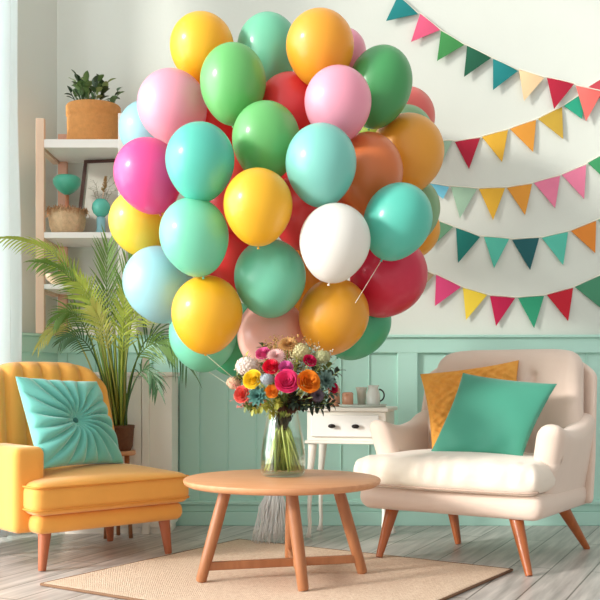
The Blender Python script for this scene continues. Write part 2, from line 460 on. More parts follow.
# ------------------------------------------------------------------ pillows
def pillow(name, corners, th, m, label, cat='pillow', style=None, n=44, parent_pt=None, nrm=None, lean=None):
    """corners: TL, TR, BR, BL world points"""
    TL, TR, BR, BL = [Vector(c) for c in corners]
    cen = (TL+TR+BR+BL)/4
    N = (TR-BL).cross(TL-BR).normalized()
    if N.y > 0: N = -N
    bm = bmesh.new(); sides = []
    for s in (1, -1):
        grid = []
        for j in range(n+1):
            row = []
            for i in range(n+1):
                u = -1+2*i/n; v = -1+2*j/n
                uu = u*(1-.055*(1-v*v)*abs(u)**3*1.0); vv = v*(1-.055*(1-u*u)*abs(v)**3)
                a = (uu+1)/2; b = (vv+1)/2
                p = (BL*(1-a)+BR*a)*(1-b)+(TL*(1-a)+TR*a)*b
                e = (max(0, 1-u*u)*max(0, 1-v*v))
                h = e**.42
                if style == 'fan' and s == 1:
                    rr = sqrt(u*u+v*v); an = atan2(v, u)
                    amp = .64*min(1, rr*2.6)*min(1, h*1.2)*(1-.35*rr/1.4)
                    h = h*(1-.55*math.exp(-(rr/.2)**2))+amp*abs(sin(an*9+rr*1.9))**.7*1.1-amp*.55
                elif style == 'knit' and s == 1:
                    h += .20*sin(u*22+1.5*sin(v*11))*sin(v*26)*min(1, e*4)
                elif s == 1:
                    h += .10*math.exp(-((v+.85)/.3)**2)*sin(u*9+v*2)*min(1, e*3)+.03*sin(3*u+5*v)
                row.append(bm.verts.new(p+N*(s*th*h/1.0)))
            grid.append(row)
        for j in range(n):
            for i in range(n): bm.faces.new((grid[j][i], grid[j][i+1], grid[j+1][i+1], grid[j+1][i]))
    bmesh.ops.remove_doubles(bm, verts=bm.verts, dist=.0004)
    lo = min((BR, BL), key=lambda q: q.z)
    o = obj(name, bm, m, origin=lo, subd=1 if style == 'fan' else 0)
    tag(o, label, cat)
    return o, cen+N*th, N
pc, c_, N_ = pillow('fan_pillow', [P(15, 376, 3.90), P(97, 381, 4.24), P(124, 464, 4.20), P(40, 470, 3.86)], .062, M['teal_velvet'],
    'aqua velvet pillow pleated around a centre button, leaning in the yellow chair', style='fan', n=90)
cb = P(79, 416, 4.05)
bmn = lathe([(0, .008), (.008, .006), (.013, 0), (.008, -.006), (0, -.008)], 20, frame(c_-N_*.030, N_))
obj('button', bmn, mat('dark_teal', (50, 112, 108), .7), pc)
pillow('knit_pillow', [P(420, 374, 4.36), P(519, 360, 4.31), P(517, 446, 4.20), P(432, 450, 4.25)], .045, M['mustard_knit'],
    'mustard yellow chunky knit pillow behind the green satin one', style='knit', n=80)
pillow('satin_pillow', [P(463, 373, 4.18), P(557, 384, 4.02), P(522, 458, 3.93), P(429, 455, 4.08)], .048, M['teal_satin'],
    'plain green satin pillow resting on the white armchair seat', n=60)

# ------------------------------------------------------------------ white armchair
a2 = radians(-33); u2 = Vector((cos(a2), sin(a2), 0)); v2 = Vector((-sin(a2), cos(a2), 0))
FL = Vector((.205, 4.07, 0)); W2 = .80; D2 = .74
c2 = FL+u2*W2/2+v2*D2/2
wc = thing('armchair', 'cream upholstered armchair with teak splayed legs holding two pillows at right', 'chair', c2, a2)
def bdef(v):
    y = v.y
    x = v.x
    if v.z < 0: x *= 1+.25*v.z; y = y*(1+.25*v.z)
    return Vector((x, y, v.z))
obj('seat_frame', rbox((W2-.02, D2-.06, .10), .045, 14, bdef, T((0, -.0, .25))), M['beige_fabric'], wc, world=False)
def cdef(v):
    k = max(0, 1-(v.x/.38)**2)*max(0, 1-(v.y/.3)**2)
    z = v.z+(.03*k if v.z > 0 else 0)
    y = v.y
    if v.y < -.2:
        y -= .022*(1-(v.x/.39)**2)
        # gathered wrinkles on the front roll
        y += .009*sin(v.x*75+2*sin(v.x*17))*max(0, min(1, (v.z+.03)/.05))
        z += (.004*sin(v.x*75+2*sin(v.x*17))) if v.z > 0 else 0
    return Vector((v.x, y, z))
obj('seat_cushion', rbox((W2+.0, .56, .118), .054, 70, cdef, T((-.015, -.085, .352))), M['cream_fabric'], wc, world=False)
pts = []
for q in range(0, 91, 15): pts.append((-.345+.05*-sin(radians(90-q)), -.325-.05*sin(radians(q)), .31))
for k in range(-6, 7): pts.append((k/6*.33-.015, -.377-.022*(1-(k/6*.33/.39)**2), .31))
for q in range(0, 91, 15): pts.append((.325+.05*sin(radians(q)), -.325-.05*cos(radians(q)), .31))
obj('piping', tube(pts, .004, 6), M['piping'], wc, world=False)
# arms: rounded front, dipping towards the back
def arm_def(side):
    def f(v):
        t = (v.y+.24)/.48           # 0 front .. 1 back
        z = v.z
        if v.z > 0: z += (-.035*sin(min(1, max(0, t*1.2))*pi)+.03*max(0, t-.75)/.25)*min(1, v.z/.12)
        if v.z < 0 and t < .5: pass
        x = v.x+side*.035*(v.z/.17)*(1-t*.4)
        y = v.y+(.03*(1-(v.z/.17)) if t < .1 and v.z > 0 else 0)
        return Vector((x, y, z))
    return f
for side in (-1, 1):
    obj('arm', rbox((.11, .52, .36), .052, 20, arm_def(side), T((side*(W2/2-.062), .045, .385))), M['beige_fabric'], wc, world=False)
def wbk(v):
    f = (v.z+.28)/.56
    x = v.x*(1-.10*max(0, f-.3))
    y = v.y-.05*(abs(v.x)/.34)**2.4+.20*f*.6
    z = v.z-.03*(abs(v.x)/.34)**6*max(0, v.z/.28)
    if v.y < 0:
        for bx in (-.12, .0, .12):
            y += .02*math.exp(-(((v.x-bx)/.022)**2+((v.z-.16)/.022)**2))
        y += .006*(math.exp(-((v.x-.0)/.02)**2)+math.exp(-((v.x+.12)/.02)**2)+math.exp(-((v.x-.12)/.02)**2))*(1 if v.z < .16 else .3)
    return Vector((x, y, z))
obj('backrest', rbox((.70, .12, .55), .055, 50, wbk, T((.03, .20, .585))), M['beige_fabric'], wc, world=False)
def shell(v):
    f = (v.z+.33)/.66
    x = v.x*(1-.06*max(0, f-.3))
    y = v.y-.07*(abs(v.x)/.38)**3+.12*f
    z = v.z-.07*(abs(v.x)/.38)**4*max(0, v.z/.31)
    return Vector((x, y, z))
obj('back_shell', rbox((.82, .05, .63), .024, 40, shell, T((.005, .295, .53))), M['beige_fabric'], wc, world=False)
def loc2(p): return mtx(wc).inverted() @ Vector(p)
for top_, ft in (((-.27, -.24, .215), (.318, 4.03, .012)), ((.26, -.26, .215), (.848, 3.70, .001)), ((-.22, .20, .215), (.70, 4.42, .001)), ((.27, .22, .215), (1.235, 4.30, .001))):
    taper_leg('leg', top_, loc2(ft), .028, .014, M['teak'], wc, world=False)

# ------------------------------------------------------------------ console table
a3 = radians(-14); c3 = Vector((.237, 4.62, 0)); cz = .602
cs = thing('side_table', 'small white console table with one drawer and curved legs behind the armchair', 'table', c3, a3)
cw, cdp = .36, .26
obj('tabletop', box((0, 0, cz-.009), (cw+.03, cdp+.03, .018)), M['white_paint'], cs, world=False, smooth=False, bevel=.005)
obj('apron', box((0, .006, cz-.085), (cw, cdp, .132)), M['white_paint'], cs, world=False, smooth=False, bevel=.003)
obj('molding', box((0, 0, cz-.157), (cw+.016, cdp+.02, .014)), M['white_paint'], cs, world=False, smooth=False, bevel=.004)
dr = obj('drawer', box((-.004, -cdp/2+.0, cz-.083), (cw-.05, .022, .098)), M['shelf_white'], cs, world=False, smooth=False, bevel=.004)
for kx in (-.058, .050):
    kb = lathe([(0, 0), (.004, .001), (.004, .010), (.014, .014), (.016, .02), (.012, .025), (0, .027)], 20, T((kx, -cdp/2-.010, cz-.083)) @ Matrix.Rotation(radians(90), 4, 'X') @ Matrix.Diagonal((1.1, .62, 1, 1)))
    k_ = obj('knob', kb, M['black_metal'], dr, world=False, label='dark oval drawer knob')
for sx in (-1, 1):
    for sy in (-1, 1):
        pts = []; rr = []
        for q in range(13):
            f = q/12; z = (cz-.164)*(1-f)
            off = .022*sin(f*pi*1.0)*(1 if f < .5 else .4)-.012*sin(f*pi*2)*0.6+.018*max(0, f-.85)/.15
            pts.append((sx*(cw/2-.022+off), sy*(cdp/2-.022+off*.6), max(z, .008))); rr.append(.021-.012*sin(min(1, f*1.15)*pi/2)+(.007 if f > .93 else 0))
        obj('leg', tube(pts, rr, 12), M['white_paint'], cs, world=False)
# things on the console
def lz(x, y, z=0): return c3+Matrix.Rotation(a3, 3, 'Z') @ Vector((x, y, 0))+Vector((0, 0, z))
tr = lz(.055, -.01, cz+.0005)
ty = obj('tray', lathe([(0, 0), (.105, 0), (.112, .012), (.108, .012), (.102, .004), (0, .004)], 40, T(tr)), mat('tray_grey', (206, 214, 204), .4), origin=tr)
tag(ty, 'pale round tray on the white console under the jug', 'tray')
def pot_at(name, x, y, prof, m, label, cat, lid=None, handle=None, z=.0055):
    p = lz(x, y, cz+z)
    t = thing(name, label, cat, p)
    obj('body', lathe(prof, 32, T(p)), m, t)
    if lid:
        obj('lid', lathe(lid[0], 24, T(p)), lid[1], t)
    if handle:
        hp = [p+Vector((handle[0]+handle[1]*cos(q)*1, -.004, handle[2]+handle[3]*sin(q))) for q in [radians(d) for d in range(-90, 91, 15)]]
        obj('handle', tube(hp, .0035, 8), handle[4], t)
    return t
jar_glass = mat('jar_glass', (212, 206, 190), .15, coat=.5)
copper = mat('copper_glass', (222, 160, 128), .25, coat=.4)
steel = mat('enamel_white', (232, 234, 226), .25, coat=.5)
pot_at('candle_jar', -.085, .02, [(0, 0), (.024, 0), (.028, .006), (.028, .08), (.022, .088), (.02, .088), (.024, .075), (.024, .01), (0, .006)], copper, 'coppery pink candle jar at the left of the console top', 'jar',
       lid=([(0, .108), (.006, .106), (.006, .096), (.022, .095), (.024, .0885), (0, .0885)], M['pale_wood']), z=.0008)
pot_at('storage_jar', -.01, -.035, [(0, 0), (.022, 0), (.026, .006), (.026, .055), (.02, .062), (.02, .058), (.022, .05), (.022, .01), (0, .006)], copper, 'squat coppery jar between the candle jar and the glass', 'jar')
pot_at('drinking_glass', .045, .02, [(0, 0), (.018, 0), (.022, .06), (.028, .085), (.025, .085), (.019, .058), (.016, .006), (0, .005)], jar_glass, 'flared grey glass between the storage jar and white jug', 'glass')
pot_at('milk_jug', .105, -.015, [(0, 0), (.028, 0), (.032, .012), (.032, .05), (.022, .08), (.027, .094), (.025, .094), (.019, .078), (.028, .048), (.028, .014), (0, .006)], steel, 'white enamel jug with a dark handle at the right of the tray', 'jug',
       handle=(.026, .024, .048, .027, M['black_metal']))

# ------------------------------------------------------------------ white cabinet, plant stand, palm
cf = 4.71; cx0, cx1 = -1.12, (172-300)/F*cf; ctz = P(0, 372, cf).z
cab = thing('cabinet', 'low white panelled cabinet behind the palm and yellow chair', 'cabinet', ((cx0+cx1)/2, (cf+4.93)/2, 0))
obj('body', box2((cx0, cf, .03), (cx1, 4.95, ctz-.02)), M['white_paint'], cab, smooth=False, bevel=.004)
obj('cabinet_top', box2((cx0-.01, cf-.012, ctz-.0199), (cx1+.008, 4.952, ctz)), M['white_paint'], cab, smooth=False, bevel=.004)
obj('plinth', box2((cx0+.01, cf+.01, 0), (cx1-.01, 4.94, .0299)), M['white_paint'], cab, smooth=False)
xs = (146-300)/F*cf
obj('corner_post', box2((xs-.017, cf-.02, 0), (xs+.017, cf-.0005, P(0, 357, cf).z)), M['white_paint'], cab, smooth=False, bevel=.003)
dx0 = cx0+.03; dxm = (dx0+xs-.02)/2
for (p0, p1, kx) in ((dx0, dxm-.003, dxm-.02), (dxm+.003, xs-.02, dxm+.02)):
    dbm = bmesh.new(); z0, z1 = .06, ctz-.03
    add_box2(dbm, (p0, cf-.018, z0), (p0+.035, cf-.0006, z1)); add_box2(dbm, (p1-.035, cf-.018, z0), (p1, cf-.0006, z1))
    add_box2(dbm, (p0+.035, cf-.018, z1-.04), (p1-.035, cf-.0006, z1)); add_box2(dbm, (p0+.035, cf-.018, z0), (p1-.035, cf-.0006, z0+.04))
    add_box2(dbm, (p0+.035, cf-.008, z0+.04), (p1-.035, cf-.0006, z1-.04))
    dd = obj('door', dbm, M['white_paint'], cab, smooth=False, bevel=.002)
    obj('knob', lathe([(0, 0), (.003, 0), (.004, .008), (.008, .012), (.006, .018), (0, .019)], 14, T((kx, cf-.018, .5)) @ Matrix.Rotation(radians(90), 4, 'X')), M['black_metal'], dd)

pp = Vector((-.838, 4.61, 0)); 
st = thing('plant_stand', 'small round wooden plant stand under the palm pot', 'plant stand', pp)
obj('tabletop', lathe([(0, .40), (.078, .40), (.08, .396), (.08, .384), (.076, .38), (0, .38)], 32, T(pp)), M['oak'], st)
for k in range(3):
    q = radians(100+120*k); d = Vector((cos(q), sin(q), 0))
    obj('leg', tube([pp+d*.066+Vector((0, 0, .001)), pp+d*.045+Vector((0, 0, .381))], [.009, .012], 10), M['leg_oak'], st)
palm = thing('potted_palm', 'tall potted palm with arching green fronds behind the yellow chair', 'plant', pp+Vector((0, 0, .401)))
wick = mat('dark_wicker', (112, 70, 44), .8, bump=(120, 1), var=(60, .2))
obj('pot', lathe([(0, .4012), (.058, .4012), (.066, .42), (.072, .50), (.075, .505), (.075, .518), (.067, .518), (.064, .505), (0, .498)], 32, T(pp), wob=lambda k, z: .012*sin(k*2*pi*16+z*300)), wick, palm)
obj('soil', lathe([(0, .508), (.063, .506)], 24, T(pp)), mat('soil', (70, 50, 36), 1), palm)
rnd = random.Random(7)
green = [mat('frond_lime', (186, 196, 84), .5, var=(14, .2), trans=.3, rgb2=(142, 162, 66)), mat('frond_green', (128, 160, 74), .5, var=(14, .2), trans=.3, rgb2=(88, 126, 58)), mat('frond_dark', (92, 130, 84), .45, var=(14, .2), trans=.25, rgb2=(56, 94, 62)),
         mat('frond_straw', (206, 204, 120), .5, var=(14, .1), trans=.3, rgb2=(170, 172, 80))]
def frond(p0, p1, p2, p3, llen, n, m, droop=.5, start=.35, side=None, spread=1.0):
    bm = bmesh.new(); N = 24
    pts = [bez(p0, p1, p2, p3, i/N) for i in range(N+1)]
    add_tube(bm, pts, [.0042*(1-.75*i/N)+.0006 for i in range(N+1)], 6)
    for i in range(n):
        f = start+(1-start)*(i+.5)/n
        a = bez(p0, p1, p2, p3, f); tg = (bez(p0, p1, p2, p3, min(1, f+.02))-bez(p0, p1, p2, p3, f-.02)).normalized()
        sd_ = (Vector(side) if side else tg.cross(Vector((0, -1, 0)))).normalized()
        sd_ = (sd_-tg*sd_.dot(tg)).normalized()
        up = sd_.cross(tg)
        g = sin(pi*min(1, .12+.9*(f-start)/(1-start)))**.6 if f < .98 else .4
        for s in (-1, 1):
            L = llen*(.45+.6*g)*(.85+.3*rnd.random())
            d = (tg*(.55+.5*f)+sd_*s*spread*(1.0-.45*f)+up*(.12+.16*rnd.random()*1)*(-1 if rnd.random() < .5 else 1)).normalized()
            p = a.copy(); wd = .0046; rows_ = []
            wax = d.cross(up).normalized()*.8+up*.25*s
            for k in range(5):
                q = k/4; wk = wd*(0.45, 1, .95, .65, .04)[k]
                rows_.append((bm.verts.new(p-wax*wk), bm.verts.new(p+wax*wk)))
                d = (d+Vector((0, 0, -droop*.26))).normalized(); p = p+d*L/4
            for x_, y_ in zip(rows_, rows_[1:]): bm.faces.new((x_[0], x_[1], y_[1], y_[0]))
    return obj('frond', bm, m, palm, smooth=False)
B = lambda dx=0, dy=0: pp+Vector((dx, dy, .50))
def fr(bx, by, px1, py1, d1, px2, py2, d2, px3, py3, d3, *a, **k):
    frond(B(bx, by), P(px1, py1, d1), P(px2, py2, d2), P(px3, py3, d3), *a, **k)
fr(-.02, 0, 96, 330, 4.50, 92, 236, 4.40, -6, 238, 4.30, .095, 34, green[0], .8, .40, spread=.8)
fr(-.01, -.02, 100, 340, 4.50, 88, 262, 4.40, 34, 262, 4.25, .10, 26, green[1], .8, .45, spread=.8)
fr(.0, .02, 112, 350, 4.50, 103, 300, 4.45, 108, 244, 4.40, .15, 20, green[1], .25, .45, spread=.6)
fr(.01, 0, 122, 350, 4.45, 118, 290, 4.40, 136, 250, 4.30, .14, 18, green[1], .3, .45, spread=.6)
fr(.03, 0, 132, 350, 4.50, 150, 296, 4.45, 188, 368, 4.40, .17, 17, green[2], 1.1, .5)
fr(.03, .02, 125, 370, 4.50, 142, 325, 4.45, 176, 350, 4.35, .13, 16, green[1], .9, .5)
fr(-.04, 0, 88, 345, 4.55, 66, 300, 4.50, 38, 346, 4.42, .09, 14, green[3], .9, .5, spread=.7)
fr(-.03, .02, 96, 350, 4.55, 82, 290, 4.45, 55, 320, 4.40, .11, 20, green[1], .9, .5)
fr(-.02, .02, 100, 360, 4.55, 86, 320, 4.45, 60, 342, 4.45, .09, 16, green[2], .9, .5)
fr(.02, -.02, 120, 350, 4.45, 128, 305, 4.35, 150, 310, 4.30, .11, 18, green[0], .7, .5)
fr(.0, -.03, 106, 350, 4.42, 98, 300, 4.35, 78, 282, 4.30, .11, 20, green[0], .6, .5)
fr(.02, -.03, 120, 370, 4.42, 124, 330, 4.35, 124, 296, 4.25, .11, 16, green[0], .5, .5, spread=.7)
fr(.03, -.02, 128, 380, 4.45, 148, 345, 4.35, 158, 390, 4.30, .11, 16, green[2], 1.0, .5)
fr(.01, -.01, 114, 370, 4.45, 104, 320, 4.4, 92, 306, 4.3, .10, 16, green[3], .5, .5, spread=.7)
for k in range(46):
    q = rnd.uniform(-1, 1); b_ = B(.035*q+rnd.uniform(-.01, .01), rnd.uniform(-.03, .03))
    e_ = P(112+q*22+rnd.uniform(-4, 4), rnd.uniform(300, 350), 4.45+rnd.uniform(-.08, .05))
    mid = b_.lerp(e_, .5)+Vector((-.012*q, 0, .01))
    obj('stalk', tube([b_, mid, e_], [.0045, .0038, .0012], 6), green[rnd.choice((0, 0, 1, 3))], palm)

# ------------------------------------------------------------------ wall shelf unit
sf, sb = 4.62, 4.95
zT = P(0, 118, sf).z; zB = P(0, 333, sf).z
xl0, xl1 = P(35.5, 0, sf).x, P(44, 0, sf).x; xr0, xr1 = P(118, 0, sf).x, P(126, 0, sf).x
su = thing('shelf_unit', 'open wall shelf unit with pale wood posts and three white boards', 'shelf', ((xl0+xr1)/2, sf+.15, zB))
obj('post', box2((xl0, sf, zB), (xl1, sf+.03, zT)), M['pale_wood'], su, smooth=False, bevel=.003)
obj('post', box2((xl0+.03, sb-.03, zr), (xl1+.035, sb, zT)), mat('pink_wood', (222, 170, 146), .6, stretch=(6, 6, .7)), su, smooth=False, bevel=.003)
obj('post', box2((xr0, sf, zB), (xr1, sf+.03, P(0, 113, sf).z)), M['shelf_white'], su, smooth=False, bevel=.003, label='white upright post')
obj('post', box2((xr0, sb-.03, zr), (xr1, sb, zT)), M['shelf_white'], su, smooth=False, bevel=.003, label='white upright post')
obj('side_rail', box2((xl0+.005, sf+.03, zB), (xl1-.005, sb-.001, zB+.03)), M['pale_wood'], su, smooth=False)
shz = []
for (y0, y1) in ((139, 147.5), (232, 238), (284, 289)):
    z1, z0 = P(0, y0, sf).z, P(0, y1, sf).z
    shz.append(z1)
    obj('shelf_board', box2((xl1-.002, sf+.002, z0), (xr0+.002, sb-.002, z1)), M['shelf_white'], su, smooth=False, bevel=.003)
    obj('shelf_cleat', box2((xl0+.006, sf+.03, z0-.012), (xl1-.004, sb-.02, z0+.012)), M['pale_wood'], su, smooth=False)
obj('back_rail', box2((xl0, sb, zB+.005), (xr1, WD-.0005, zB+.05)), M['shelf_white'], su, smooth=False)

# woven pot plant on top board
straw = mat('woven_straw', (216, 150, 84), .85, bump=(150, 1), var=(50, .12))
pc0 = Vector((P(93.5, 0, 4.76).x, 4.76, shz[0]+.0005))
tp = thing('potted_succulent', 'leafy green plant in a tan woven basket on the top shelf', 'plant', pc0)
def rib(k, z): return .006*sin(k*2*pi*30)*(1 if int(z*120) % 2 else -1) if z > .135 else .002*sin(k*2*pi*40)
prof = [(0, 0), (.116, 0), (.122, .006)]+[(.123+.001*sin(i), .01+.12*i/10) for i in range(11)]+[(.126, .136), (.128, .14), (.128, .182), (.124, .188), (.116, .186), (.113, .17), (0, .165)]
obj('basket', lathe(prof, 96, T(pc0), wob=rib), straw, tp)
leafg = [mat('leaf_mid', (116, 150, 86), .4, var=(20, .2), trans=.15, rgb2=(54, 88, 44)), mat('leaf_deep', (56, 86, 48), .4, var=(20, .2), rgb2=(36, 58, 34)), mat('leaf_light', (150, 172, 110), .4, var=(20, .2), trans=.2)]
def add_leaf(bm, base, d, L, wdt, cup=.3, droop=.4, up=None, seg=6):
    d = Vector(d).normalized(); p = Vector(base)
    side = d.cross(Vector(up) if up else Vector((0, 0, 1)))
    if side.length < .05: side = Vector((1, 0, 0))
    side.normalize(); rows_ = []
    for k in range(seg+1):
        q = k/seg; wk = wdt*sin(pi*min(1, .08+q*.92))**.75 if q < 1 else 0.0005
        n_ = side.cross(d).normalized()
        rows_.append((bm.verts.new(p-side*wk+n_*cup*wk), bm.verts.new(p), bm.verts.new(p+side*wk+n_*cup*wk)))
        d = (d+Vector((0, 0, -droop/seg))).normalized(); p = p+d*L/seg
    for a_, b_ in zip(rows_, rows_[1:]):
        bm.faces.new((a_[0], a_[1], b_[1], b_[0])); bm.faces.new((a_[1], a_[2], b_[2], b_[1]))
for k in range(34):
    q = rnd.uniform(0, 2*pi); r = rnd.uniform(0, .07); el = rnd.uniform(.85, 1.5)
    b_ = pc0+Vector((r*cos(q)-.01, r*sin(q), .16)); d = Vector((cos(q)*cos(el), sin(q)*cos(el), sin(el)))
    bm = bmesh.new(); L = rnd.uniform(.10, .19)
    add_tube(bm, [b_, b_+d*L*.8], [.003, .002], 5)
    for j in range(3):
        dd_ = (d+Vector((rnd.uniform(-.7, .7), rnd.uniform(-.5, .5), rnd.uniform(-.3, .3)))).normalized()
        add_leaf(bm, b_+d*L*(.5+.15*j), dd_, rnd.uniform(.03, .055), .015, .3, .6)
    obj('leaf', bm, leafg[rnd.choice((0, 0, 1, 1, 2))], tp)

# basket with a teal ornament
bc = Vector((P(67, 0, 4.705).x, 4.705, shz[1]+.0005))
seagrass = mat('seagrass', (222, 190, 150), .9, bump=(120, 1), var=(60, .18))
def fuzz(k, z): return .035*sin(k*2*pi*23+z*500)*.4+.02*sin(k*2*pi*7)
bk = thing('wicker_basket', 'cream and brown woven basket on the middle shelf', 'basket', bc)
obj('body', lathe([(0, 0), (.06, 0), (.07, .008), (.082, .04), (.086, .075), (.082, .105), (.084, .115), (.076, .115), (.074, .1), (.076, .07), (.06, .012), (0, .01)], 72, T(bc), wob=fuzz), seagrass, bk)
fb = bmesh.new()
for k in range(150):
    q = 2*pi*k/150+rnd.uniform(-.05, .05); r = .079
    p = bc+Vector((r*cos(q), r*sin(q), .11)); o_ = Vector((cos(q), sin(q), 0))
    add_tube(fb, [p, p+o_*rnd.uniform(.005, .018)+Vector((0, 0, rnd.uniform(-.005, .018))), p+o_*rnd.uniform(.006, .02)+Vector((rnd.uniform(-.01, .01), 0, -rnd.uniform(.0, .03)))], [.0018, .0016, .0008], 4)
obj('fringe', fb, mat('raffia', (200, 150, 104), .9, var=(40, .2)), bk)
oc = bc+Vector((-.0, -.0, .012))
orn = thing('finial_ornament', 'teal heart-shaped ornament on a copper stem standing in the basket', 'ornament', oc)
obj('stem', tube([oc+Vector((0, 0, 0)), oc+Vector((0, 0, P(0, 196, 4.74).z-oc.z+.004))], .009, 12), mat('copper', (206, 130, 96), .35, metal=.4), orn)
ez = P(0, 186, 4.74).z
obj('finial', lathe([(0, ez-.052), (.012, ez-.048), (.032, ez-.036), (.052, ez-.018), (.063, ez+.002), (.066, ez+.016), (.061, ez+.030), (.046, ez+.041), (.022, ez+.045), (0, ez+.042)], 36, T((oc.x, oc.y, 0))), mat('teal_gloss', (72, 178, 150), .35, coat=.3), orn)

# picture frame leaning on the wall post
def quad_frame(name, TL, TR, BR, BL, bw, th, mf, mi, label, cat):
    pts = [Vector(q) for q in (TL, TR, BR, BL)]; cen = sum(pts, Vector())/4
    N = (pts[1]-pts[3]).cross(pts[0]-pts[2]).normalized()
    if N.y > 0: N = -N
    t = thing(name, label, cat, min(pts, key=lambda q: q.z))
    bm = bmesh.new(); inn = []
    for i in range(4):
        a_ = (pts[(i+1) % 4]-pts[i]).normalized(); b_ = (pts[(i-1) % 4]-pts[i]).normalized()
        inn.append(pts[i]+(a_+b_)*bw)
    rings = [[bm.verts.new(q) for q in pts], [bm.verts.new(q) for q in inn], [bm.verts.new(q-N*th) for q in inn], [bm.verts.new(q-N*th) for q in pts]]
    for r in range(4):
        for i in range(4): bm.faces.new((rings[r][i], rings[r][(i+1) % 4], rings[(r+1) % 4][(i+1) % 4], rings[(r+1) % 4][i]))
    obj('frame', bm, mf, t, smooth=False)
    bm = bmesh.new(); a_ = [bm.verts.new(q-N*th*.4) for q in inn]; b_ = [bm.verts.new(q-N*th*.95) for q in inn]
    bm.faces.new(a_); bm.faces.new(b_[::-1])
    for i in range(4): bm.faces.new((a_[i], b_[i], b_[(i+1) % 4], a_[(i+1) % 4]))
    obj('picture', bm, mi, t, smooth=False)
zs = shz[1]+.002
def onz(px, d, z): return Vector(((px-300)/F*d, d, z))
quad_frame('picture_frame', P(84, 160, 4.84), P(133, 158, 4.84), onz(128, 4.80, zs+.012), onz(75, 4.80, zs), .016, .016, mat('dark_walnut', (74, 44, 34), .4), mat('print_paper', (196, 192, 180), .7, var=(7, .06)),
           'dark brown framed picture leaning at the back of the middle shelf', 'picture frame')

# teal goblet with dried grass
gc = Vector((P(101, 0, 4.68).x, 4.68, shz[1]+.0005))
gb = thing('glass_goblet', 'teal ball-shaped glass goblet on a pale blue foot, middle shelf', 'vase', gc)
bz = P(0, 209, 4.70).z-gc.z
obj('bowl', lathe([(0, bz-.042), (.02, bz-.038), (.036, bz-.022), (.043, bz), (.04, bz+.02), (.028, bz+.036), (.022, bz+.042), (.018, bz+.042), (.026, bz+.032), (.036, bz), (.018, bz-.032), (0, bz-.036)], 32, T(gc)), mat('teal_glass', (104, 214, 194), .2, coat=.6, trans=.2), gb)
obj('foot', lathe([(0, 0), (.036, 0), (.036, .004), (.024, .008), (.02, .02), (.021, bz-.045), (.016, bz-.04), (0, bz-.0395)], 28, T(gc)), mat('blue_glass', (150, 206, 214), .15, coat=.6, trans=.2), gb)
pl = thing('pampas_plume', 'tan dried pampas plume standing in the teal goblet', 'dried flower', gc+Vector((0, 0, bz)))
p0 = gc+Vector((0, 0, bz-.01)); p1 = P(104, 188, 4.70); p2 = P(106, 173, 4.70)
obj('stem', tube([p0, P(103, 196, 4.70), p1], [.003, .003, .002], 6), M['pale_wood'], pl)
fm = bmesh.new()
for k in range(160):
    f = rnd.random(); a_ = p1.lerp(p2, f)+Vector((0, 0, -.02)); q = rnd.uniform(0, 2*pi)
    d = Vector((cos(q)*.012, sin(q)*.012, .012))*(1.2-.6*f)
    add_tube(fm, [a_, a_+d], [.0016, .0006], 4)
obj('plume', fm, mat('pampas', (186, 148, 96), .9, var=(60, .2)), pl)
for k, (ex, ey) in enumerate(((88, 188), (93, 180), (115, 182), (119, 190), (111, 176))):
    bm = bmesh.new(); e_ = P(ex, ey, 4.68+.01*k); s_ = gc+Vector((0, 0, bz-.01)); m_ = s_.lerp(e_, .6)+Vector((0, 0, .03))
    add_tube(bm, [s_, s_.lerp(m_, .5), m_, e_], [.0012, .001, .0009, .0006], 5)
    for j in range(14):
        f = .4+.6*j/14; b_ = (s_.lerp(m_, f*1.2) if f < .8 else m_.lerp(e_, (f-.8)*5)); q = rnd.uniform(0, 2*pi)
        add_tube(bm, [b_, b_+Vector((cos(q), sin(q)*.5, sin(q)*.6+.3))*.022], [.0008, .0004], 3)
    g_ = obj('dried_grass', bm, mat('dry_sprig', (140, 138, 116), .9) if k == 0 else bpy.data.materials['dry_sprig'], origin=s_)
    tag(g_, 'wispy dried grass sprig fanning out of the teal goblet', 'dried grass', 'grass sprigs in the goblet')
# bowl on the lowest board
lb = Vector((P(62, 0, 4.75).x, 4.75, shz[2]+.0005))
o = obj('bowl', lathe([(0, 0), (.035, 0), (.04, .006), (.07, .03), (.082, .055), (.079, .056), (.066, .034), (.036, .012), (0, .01)], 36, T(lb)), mat('stoneware', (208, 186, 158), .7, var=(20, .1)), origin=lb)
tag(o, 'shallow beige bowl on the lowest shelf board behind the palm', 'bowl')

# ------------------------------------------------------------------ bunting
FC = dict(teal=(20, 128, 128), pink=(226, 92, 128), green=(64, 142, 76), dkgreen=(24, 92, 66), peach=(240, 205, 160), crimson=(176, 24, 54), coral=(236, 112, 104),
          sage=(160, 194, 168), yellow=(228, 176, 54), orange=(224, 152, 56), olive=(196, 160, 56), dusty=(198, 70, 82), emerald=(36, 158, 124), sky=(112, 190, 214),
          rose=(232, 128, 160), dkteal=(22, 120, 110), aqua=(86, 190, 168), deepteal=(26, 92, 96), tang=(226, 136, 50), magenta=(222, 70, 124), lemon=(244, 212, 66),
          raspberry=(196, 24, 76), jade=(48, 158, 118), red=(200, 28, 48), forest=(70, 140, 106), moss=(110, 160, 124), taupe=(176, 150, 118), lightgreen=(60, 150, 96))
words = dict(teal='teal', pink='pink', green='green', dkgreen='dark green', peach='peach', crimson='crimson', coral='coral', sage='sage green', yellow='golden yellow', orange='light orange', olive='olive gold', dusty='dusty red', emerald='emerald', sky='sky blue', rose='rose pink', dkteal='dark teal', aqua='aqua', deepteal='deep teal', tang='tangerine', magenta='magenta', lemon='lemon yellow', raspberry='raspberry', jade='jade green', red='red', forest='forest green', moss='moss green', taupe='taupe', lightgreen='bright green')
